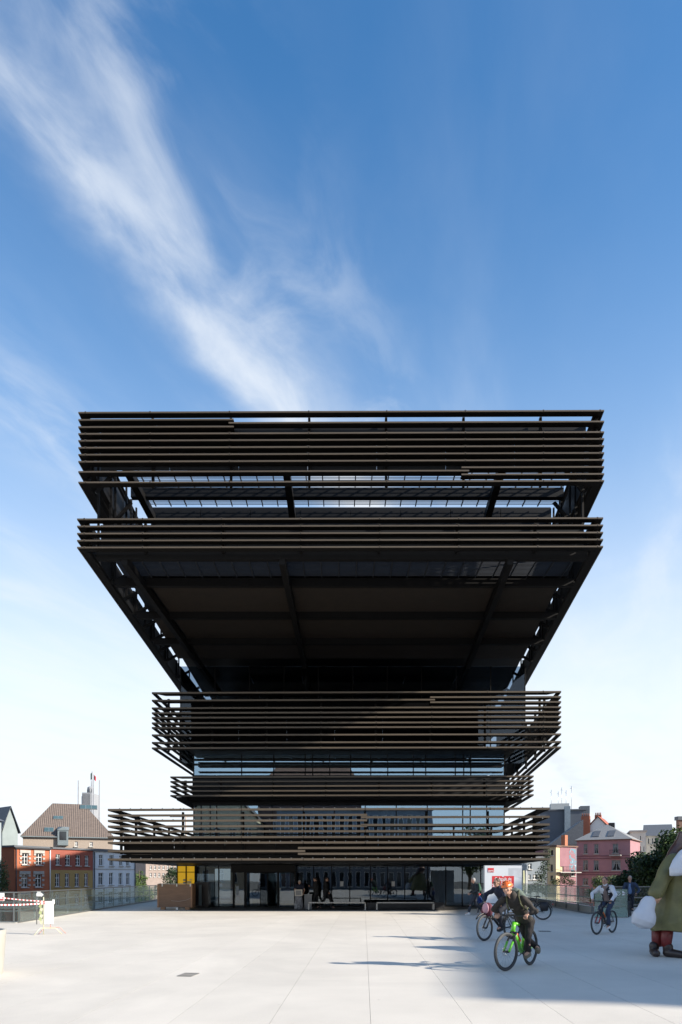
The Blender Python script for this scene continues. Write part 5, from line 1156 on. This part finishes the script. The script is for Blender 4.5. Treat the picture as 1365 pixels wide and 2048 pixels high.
# ================================================================== PEOPLE
SKIN = mat('skin', (.46,.26,.18), .55, 0, .08, 12); HAIRD = mat('dark_hair', (.03,.02,.015), .6, 0, .3, 20, .3, 60); HAIRG = mat('grey_hair', (.35,.34,.33), .7, 0, .2, 20, .3, 60); HAIRB = mat('brown_hair', (.07,.04,.025), .6, 0, .3, 20, .3, 60)
def cloth(name, c, **k): return mat(name, c, .85, 0, k.get('var', .15), 4, .55, 7)
LIPM = mat('lips', (.33,.12,.10), .5); TEETH = mat('teeth', (.7,.68,.62), .4); EYEM = mat('eye_dark', (.02,.015,.012), .2)
def hand(mb, w_, d, lat, down, thumb, m, curl=55, s=1.0):
    d = d.normalized(); lat = (lat-d*lat.dot(d)).normalized(); down = (down-d*down.dot(d)-lat*down.dot(lat)).normalized()
    for o in (-.024,-.008,.008,.024): mb.cap(w_+lat*o*.5*s, w_+d*.085*s+lat*o*s, .018*s, .015*s, m, 8)
    for i, Lf in enumerate((.072,.082,.076,.060)):
        b = w_+d*.085*s+lat*(i-1.5)*.021*s*(-thumb); a = 0; p = b
        pts = [b-d*.01]
        for fr, dc in ((.45,curl),(.3,curl),(.25,curl*.8)):
            a += dc; p = p+(d*math.cos(R(a))+down*math.sin(R(a)))*Lf*fr*s; pts.append(p)
        mb.chain(pts, [.0115*s,.011*s,.0105*s,.0098*s], m)
    t0 = w_+d*.02*s+lat*thumb*.026*s; mb.chain([t0, t0+(d*.028+lat*thumb*.022+down*.018)*s, t0+(d*.058+lat*thumb*.012+down*.038)*s, t0+(d*.072-lat*thumb*.006+down*.05)*s], [.016*s,.013*s,.012*s,.0105*s], m)
def wrinkle(o, amp=.013, f=16): ruffle(o, amp, f)
def figure(label, loc, rz, J, top, legs, shoes, hair, name='person', cat='person', group=None, vox=.012, scale=1.0, sleeves=True, hairstyle='short', facedir=None, curl=55, skirt=None, topw=1.0, face=True, helmet=None, thick=1.0):
    t = thing(name, label, cat, loc, rz, group); t.scale = (scale,)*3
    J = {k: Vector(v_) for k, v_ in J.items()}
    side = (J['shR']-J['shL']).normalized(); spine = (J['nec']-J['pel']).normalized(); fw = spine.cross(side)*-1
    fw = side.cross(spine)*-1 if False else spine.cross(side)
    # make forward point to +Y side of the chest
    hs = (J['hpR']-J['hpL']).normalized(); pf = Vector((0,0,1)).cross(hs)
    if fw.dot(facedir or Vector((0,1,0))) < 0: fw = -fw
    def torso(mb, m, k, lo=-.06, hi=.96):
        w_sh = (J['shR']-J['shL']).length/2
        rg = []
        for f_, rx, ry in ((lo,.150,.118),(.08,.165,.125),(.3,.150,.110),(.55,.165,.118),(.78,.185,.120),(.9,.165,.10),(hi,.09,.07)):
            c = J['pel'].lerp(J['nec'], f_)
            sd = hs.lerp(side, max(0,min(1,f_))).normalized(); rg.append((c, sd*rx*k*thick, fw*ry*k*thick))
        mb.loft(rg, m, 20)
    hf = (facedir or fw).normalized() if facedir else fw
    hf = Vector(J['hf']).normalized() if 'hf' in J else hf
    # body
    b = MB(); torso(b, SKIN, .9)
    H = J['head']; up = (H-J['nec']).normalized()*.35+Vector((0,0,.65)); up = (up-hf*up.dot(hf)).normalized(); rt = hf.cross(up).normalized(); rot = Matrix((rt, hf, up)).transposed()
    b.cap(J['nec']-up*.03, H-up*.05-hf*.015, .062, .056, SKIN)
    b.ell(H+up*.02, (.074,.093,.105), SKIN, 20, 14, rot); b.ell(H-up*.045+hf*.022, (.054,.066,.070), SKIN, 18, 12, rot)
    if face:
        b.cap(H+hf*.088+up*.008, H+hf*.108-up*.022, .010, .0145, SKIN); b.ell(H+hf*.07-up*.075, (.026,.022,.02), SKIN, rot=rot)
        b.ell(H+hf*.078+up*.030, (.05,.018,.010), SKIN, rot=rot)
        for s in (-1,1): b.ell(H+rt*s*.078-hf*.01-up*.005, (.010,.022,.032), SKIN, rot=rot); b.ell(H+rt*s*.042+hf*.06-up*.025, (.022,.02,.022), SKIN, rot=rot)
    for s, q in (('L',-1),('R',1)):
        b.chain([J['sh'+s], J['el'+s], J['wr'+s]], [.052*thick,.040*thick,.027], SKIN)
        d = (J['wr'+s]-J['el'+s]).normalized()
        if 'hd'+s in J: d = J['hd'+s].normalized()
        lat = J.get('la'+s, side); dn = J.get('dn'+s, Vector((0,0,-1)))
        hand(b, J['wr'+s], d, lat, dn, -q, SKIN, curl)
        b.chain([J['hp'+s], J['kn'+s], J['an'+s]], [.080*thick,.055*thick,.038], SKIN); b.cap(J['an'+s], J['to'+s], .036, .030, SKIN)
    remesh(b, 'body', SKIN, t, vox*.8 if vox < .012 else vox, 1)
    if face:
        for s in (-1,1):
            e = MB(); e.ell(H+rt*s*.031+hf*.088+up*.012, (.012,.007,.007), EYEM, 8, 6, rot); e.build('eye', t)
            e = MB(); e.ell(H+rt*s*.031+hf*.092+up*.032, (.019,.006,.005), hair, 8, 6, rot); e.build('eyebrow', t)
        e = MB(); e.ell(H+hf*.088-up*.050, (.023,.008,.0075), LIPM, 10, 6, rot); e.build('mouth', t)
    # top
    b = MB(); torso(b, top, 1.18*topw, -.12)
    for s in 'LR':
        if sleeves: b.chain([J['sh'+s]-side*(0), J['el'+s], J['wr'+s]-(J['wr'+s]-J['el'+s]).normalized()*.02], [.078*topw,.058*topw,.043*topw], top)
        else: b.chain([J['sh'+s], J['sh'+s].lerp(J['el'+s],.55)], [.078,.06], top)
    b.cap(J['nec']-spine*.02, J['nec']+spine*.03, .078, .07, top)
    wrinkle(remesh(b, 'jacket' if sleeves else 'shirt', top, t, vox, 2))
    # trousers
    if not skirt:
        b = MB(); b.loft([(J['pel']+spine*.10, hs*.160*thick, fw*.122*thick),(J['pel'], hs*.172*thick, fw*.132*thick),(J['pel']-spine*.08, hs*.165*thick, fw*.125*thick)], legs, 18)
        for s in 'LR':
            b.chain([J['hp'+s], J['kn'+s], J['an'+s]+(J['kn'+s]-J['an'+s]).normalized()*.04], [.098*thick,.072*thick,.058], legs)
        wrinkle(remesh(b, 'trousers', legs, t, vox, 2))
    for s in 'LR':
        b = MB(); a, o = J['an'+s], J['to'+s]; d = (o-a).normalized(); dn = Vector((0,0,-1)); dn = (dn-d*dn.dot(d)).normalized()
        hz2 = Vector((0,0,-.035)); b.cap(a+Vector((0,0,.0)), a-d*.03+dn*.04, .048, .045, shoes); b.chain([a-d*.03+dn*.045, a.lerp(o,.6)+dn*.035, o+dn*.03], [.045,.046,.036], shoes)
        b.chain([a-d*.03+dn*.062, o+dn*.05], [.040,.038], shoes)
        remesh(b, 'shoe', shoes, t, min(vox,.011), 1)
    # hair
    if helmet:
        b = MB(); c = H+up*.045-hf*.012
        vs = []; fs = []; nu, nv = 26, 8
        for shell, k in ((0,1.0),(1,.9)):
            for j in range(nv+1):
                ph = (math.pi/2)*1.08*j/nv
                for i in range(nu):
                    th = 2*math.pi*i/nu; rid = 1.0+.045*math.cos(th*6 if True else 0)*math.sin(ph) if not shell else 1.0
                    fx_ = 1.0+(.14 if math.sin(th) > 0 else .10)*abs(math.sin(th))
                    vs.append(c+rt*(.108*k*rid*math.sin(ph)*math.cos(th))+hf*(.122*k*rid*fx_*math.sin(ph)*math.sin(th))+up*(.108*k*rid*math.cos(ph)))
        o2 = (nv+1)*nu
        for j in range(nv):
            for i in range(nu):
                vent = (i % 4 == 1) and j in (2,3,5)
                if not vent: fs.append((j*nu+i,(j+1)*nu+i,(j+1)*nu+(i+1)%nu,j*nu+(i+1)%nu))
                fs.append((o2+j*nu+i,o2+j*nu+(i+1)%nu,o2+(j+1)*nu+(i+1)%nu,o2+(j+1)*nu+i))
        for i in range(nu): fs.append((nv*nu+i,nv*nu+(i+1)%nu,o2+nv*nu+(i+1)%nu,o2+nv*nu+i))
        b.add(vs[:o2], [f for f in fs if max(f) < o2], helmet, True)
        b.add(vs, [f for f in fs if max(f) >= o2], BLACKP, True); b.build('helmet', t)
        b = MB(); 
        for s in (-1,1): b.tube([H+rt*s*.082+up*.03, H+rt*s*.066-up*.06+hf*.02, H-up*.112+hf*.035], .005, BLACKP, 5)
        b.build('chin_strap', t)
    else:
        b = MB(); b.ell(H+up*.042-hf*.020, (.083,.094,.092), hair, 18, 12, rot); b.ell(H+up*.0-hf*.045, (.080,.062,.080), hair, 16, 10, rot)
        if hairstyle == 'tied': b.ell(H-hf*.11+up*.02, (.035,.04,.045), hair, rot=rot)
        if hairstyle == 'long': b.loft([(H+up*.02-hf*.05, rt*.09, hf*.06),(H-up*.10-hf*.06, rt*.10, hf*.05),(H-up*.2-hf*.06, rt*.08, hf*.035)], hair, 14)
        remesh(b, 'hair', hair, t, .009, 1)
    return t, J, dict(H=H, up=up, rt=rt, hf=hf, side=side, spine=spine, fw=fw)
def backpack(t, J, inf, m, m2, k=1.0):
    c = J['pel'].lerp(J['nec'], .62)-inf['fw']*.21*k; sp, sd, fw = inf['spine'], inf['side'], inf['fw']
    b = MB(); b.loft([(c-sp*.22*k, sd*.13*k, fw*.07*k),(c-sp*.15*k, sd*.155*k, fw*.10*k),(c+sp*.05*k, sd*.15*k, fw*.10*k),(c+sp*.18*k, sd*.12*k, fw*.08*k),(c+sp*.24*k, sd*.06*k, fw*.04*k)], m, 18)
    b.loft([(c-sp*.17*k-fw*.09*k, sd*.11*k, fw*.04*k),(c-sp*.02*k-fw*.09*k, sd*.11*k, fw*.045*k),(c+sp*.04*k-fw*.08*k, sd*.09*k, fw*.03*k)], m, 14)
    bp = thing('backpack', None, None); bpy.data.objects.remove(bp)
    o = remesh(b, 'backpack', m, t, .012, 2)
    g = MB()
    for s in (-1,1):
        g.tube([c+sp*.2*k+sd*s*.08, J['nec']-sp*.02+sd*s*.11+fw*.02+sp*.02, J['nec']-sp*.12+sd*s*.13+fw*.145, J['nec']-sp*.28+sd*s*.16+fw*.11, c-sp*.18*k+sd*s*.15], .014, m2, 6)
    g.build('strap', o)
    return o
def riding(bx=0, stand=False):
    return dict(pel=(0,.24,1.02), nec=(0,.50,1.50), head=(0,.56,1.64), shL=(-.18,.46,1.43), shR=(.18,.46,1.43), elL=(-.27,.60,1.20), elR=(.27,.60,1.20), wrL=(-.28,.74,1.06), wrR=(.28,.74,1.06),
        hpL=(-.09,.26,1.0), hpR=(.09,.26,1.0), knL=(-.11,.62,.80), knR=(.11,.52,.66), anL=(-.11,.56,.36), anR=(.11,.26,.40), toL=(-.12,.70,.33), toR=(.12,.39,.35))
# 1 main rider
J1 = dict(pel=(-.10,.50,.93), nec=(-.03,.93,1.40), head=(.03,1.04,1.53), shL=(-.21,.84,1.34), shR=(.15,.93,1.33), elL=(-.40,.76,1.12), elR=(.36,.93,1.12), wrL=(-.29,.83,1.055), wrR=(.30,.86,1.055),
    hpL=(-.19,.48,.90), hpR=(-.01,.50,.90), knL=(-.20,.60,.58), knR=(-.12,.44,.56), anL=(-.17,.52,.31), anR=(-.24,.20,.36), toL=(-.18,.66,.28), toR=(-.27,.34,.40), hf=(-.10,.96,-.08), hdL=(.15,.7,-.35), hdR=(-.1,.7,-.35))
JACK = cloth('black_brown_jacket', (.030,.025,.021)); TROU = cloth('black_trousers', (.013,.011,.012)); SHOE = mat('grey_olive_suede', (.16,.14,.10), .8, 0, .2, 10)
t1, J1v, i1 = figure('cyclist in black jacket and bright orange helmet standing on the pedals', bike1.location[:], bike1.rotation_euler.z, J1, JACK, TROU, SHOE, HAIRG, vox=.009, helmet=mat('helmet_orange',(.80,.15,.015),.3,0,.05,5,coat=.6), group='cyclists riding over the plaza', topw=.90, thick=.92)
backpack(t1, J1v, i1, cloth('grey_green_pack',(.10,.13,.11)), mat('olive_strap',(.075,.078,.03),.7))
g = MB(); q = J1v['nec'].lerp(J1v['pel'],.33)+i1['fw']*.165+i1['side']*.07; g.add([q-i1['side']*.03, q+i1['side']*.03, q+i1['side']*.02+i1['spine']*.012, q-i1['side']*.02+i1['spine']*.012],[(0,1,2,3)],TEETH); g.build('chest_mark', t1)
g = MB(); e_ = i1['H']+i1['hf']*.094-i1['up']*.050; g.ell(e_, (.015,.004,.0035), TEETH, 8, 5); g.build('teeth', t1)
# 2 second rider
J2 = riding(); J2.update(head=(.0,.62,1.60), nec=(0,.54,1.47), elR=(.42,.62,1.26), wrR=(.31,.76,1.06), shR=(.2,.5,1.41), shL=(-.18,.5,1.41), hf=(.1,.95,-.1))
t2, J2v, i2 = figure('cyclist in navy jacket and sunglasses half hidden behind the orange helmet', bike2.location[:], bike2.rotation_euler.z, J2, cloth('navy_jacket',(.014,.017,.035)), cloth('navy_trousers',(.012,.014,.022)), BLACKP, HAIRB, group='cyclists riding over the plaza')
g = MB(); H2 = i2['H']
for s in (-1,1): g.ell(H2+i2['rt']*s*.034+i2['hf']*.10+i2['up']*.01, (.027,.006,.018), EYEM, 10, 6, Matrix((i2['rt'],i2['hf'],i2['up'])).transposed())
g.build('sunglasses', t2)
# 3 woman in white jacket
J3 = riding(); J3.update(elL=(-.34,.56,1.22), elR=(.40,.55,1.24), wrL=(-.29,.745,1.06), wrR=(.31,.745,1.06), knL=(-.12,.60,.72), anL=(-.12,.54,.26), toL=(-.13,.68,.22), knR=(.12,.62,.80), anR=(.12,.30,.42), toR=(.12,.43,.38), hf=(0,.97,-.12))
t3, J3v, i3 = figure('woman cyclist with white sleeves, dark vest and taupe scarf', bike3.location[:], bike3.rotation_euler.z, J3, cloth('white_jacket',(.62,.63,.66)), cloth('blue_jeans',(.030,.045,.085)), mat('white_shoe',(.7,.7,.7),.6), HAIRB, group='cyclists riding over the plaza', hairstyle='tied', vox=.010)
b = MB(); rg = []
for f_, rx, ry in ((-.02,.185,.142),(.3,.175,.136),(.6,.195,.142),(.85,.19,.135),(.97,.12,.10)):
    c = J3v['pel'].lerp(J3v['nec'], f_)-i3['fw']*.012; rg.append((c, i3['side']*rx*1.1, i3['fw']*ry*1.1))
b.loft(rg, BLACKP, 20); remesh(b, 'vest', cloth('black_vest',(.015,.016,.022)), t3, .012, 2)
SCF = cloth('taupe_scarf',(.20,.145,.13)); b = MB(); 
b.loft([(J3v['nec']+i3['up']*.05, i3['side']*.085, i3['fw']*.08),(J3v['nec']-i3['spine']*.02+i3['fw']*.02, i3['side']*.10, i3['fw']*.10),(J3v['nec']-i3['spine']*.15+i3['fw']*.11, i3['side']*.075, i3['fw']*.05),(J3v['nec']-i3['spine']*.38+i3['fw']*.13, i3['side']*.085, i3['fw']*.04),(J3v['nec']-i3['spine']*.50+i3['fw']*.16, i3['side']*.08, i3['fw']*.02)][::-1], SCF, 16)
remesh(b, 'scarf', SCF, t3, .011, 2)
# 4 man in blue shirt
J4 = riding(); J4.update(elL=(-.42,.5,1.22), wrL=(-.30,.74,1.06), head=(0,.5,1.72), nec=(0,.42,1.55), shL=(-.19,.40,1.47), shR=(.19,.40,1.47), hf=(.2,.95,0))
t4, J4v, i4 = figure('grey haired cyclist in blue shirt and open navy jacket behind the frosted sign', bike4.location[:], bike4.rotation_euler.z, J4, cloth('dark_blue_jacket',(.028,.045,.085)), cloth('dark_trousers',(.015,.018,.03)), BLACKP, HAIRG, group='cyclists riding over the plaza')
b = MB(); b.loft([(J4v['pel'].lerp(J4v['nec'],f_)+i4['fw']*.075, i4['side']*rx, i4['fw']*.085) for f_, rx in ((.02,.085),(.3,.09),(.6,.085),(.85,.06),(.95,.04))], SKIN, 16); remesh(b, 'blue_shirt', cloth('light_blue_shirt',(.16,.25,.45)), t4, .012, 2)
# standing / walking
def walking(stride=.3, arm=.2):
    return dict(pel=(0,0,.96), nec=(0,.03,1.48), head=(0,.06,1.635), shL=(-.185,.02,1.42), shR=(.185,.02,1.42), elL=(-.235,-arm*.5,1.15), elR=(.235,arm*.4,1.15), wrL=(-.23,arm*.2,.93), wrR=(.23,arm*1.1,.94),
        hpL=(-.09,0,.93), hpR=(.09,0,.93), knL=(-.09,stride*.75,.52), knR=(.09,-stride*.1,.50), anL=(-.09,stride,.09), anR=(.09,-stride*1.1,.16), toL=(-.10,stride+.16,.05), toR=(.10,-stride*1.1+.14,.05))
GW = 'people on foot near the entrance'
x, y = xyz(951, 1829)
Jw = walking(.34, .1); Jw.update(wrL=(-.16,.24,1.02), elL=(-.25,.02,1.12), wrR=(.16,.24,1.02), head=(0,.10,1.62))
tw1, Jw1, iw = figure('walker in dark jacket with green backpack and white trainers beside the billboard', (x, y, 0), R(95), Jw, cloth('charcoal_jacket',(.03,.037,.042)), cloth('grey_jeans',(.035,.04,.055)), mat('white_shoe',(.7,.7,.7),.6), HAIRG, group=GW, vox=.014)
backpack(tw1, Jw1, iw, cloth('green_pack',(.03,.09,.06)), BLACKP, .9)
x, y = xyz(961, 1828.5)
figure('small child in blue jacket and red helmet beside the walker', (x, y+.1, 0), R(100), walking(.22,.2), cloth('child_blue',(.02,.06,.25)), cloth('child_grey',(.10,.10,.12)), mat('white_shoe',(.7,.7,.7),.6), HAIRB, group=GW, vox=.016, scale=.56, helmet=mat('helmet_red',(.5,.02,.03),.3,coat=.5), face=False)
# black walker with phone
Jp = walking(.16, .1); Jp.update(elL=(-.24,.08,1.14), wrL=(-.14,.33,1.24), hf=(0,.9,-.35), dnL=(0,0,1))
tp, Jpv, ip = figure('person in black reading a phone behind the left bench', (PX(633,38.3), 38.3, .02), R(80), Jp, cloth('black_coat',(.012,.012,.013)), cloth('black_jeans',(.012,.012,.014)), BLACKP, HAIRD, group=GW, vox=.015)
g = MB(); q = Jpv['wrL']+Vector((.02,.10,.03)); g.box(q.x-.035,q.x+.035,q.y-.004,q.y+.004,q.z-.05,q.z+.07,BLACKP); g.build('phone', tp)
figure('person in black striding away to the right behind the left bench', (PX(651,38.6), 38.6, .02), R(-95), walking(.36,.2), cloth('black_coat',(.012,.012,.013)), cloth('black_jeans',(.012,.012,.014)), BLACKP, HAIRD, group=GW, vox=.016, hairstyle='long')
Jb = walking(.05,.1); Jb.update(nec=(0,.22,1.36), head=(0,.31,1.48), shL=(-.19,.19,1.31), shR=(.19,.19,1.31), elL=(-.27,.25,1.06), elR=(.27,.25,1.06), wrL=(-.22,.36,.88), wrR=(.22,.36,.88), hf=(0,.7,-.6))
figure('person in a navy tee shirt bending over the cloth covered bin', (PX(600,38.4), 38.5, .02), R(180), Jb, cloth('navy_tee',(.015,.018,.035)), cloth('black_jeans',(.012,.012,.014)), BLACKP, HAIRG, group=GW, vox=.015, sleeves=False)
figure('dim figure standing inside the revolving door', (PX(524,42.6), 42.9, .03), R(150), walking(.05,.1), cloth('black_coat',(.012,.012,.013)), cloth('black_jeans',(.012,.012,.014)), BLACKP, HAIRD, group=GW, vox=.018)
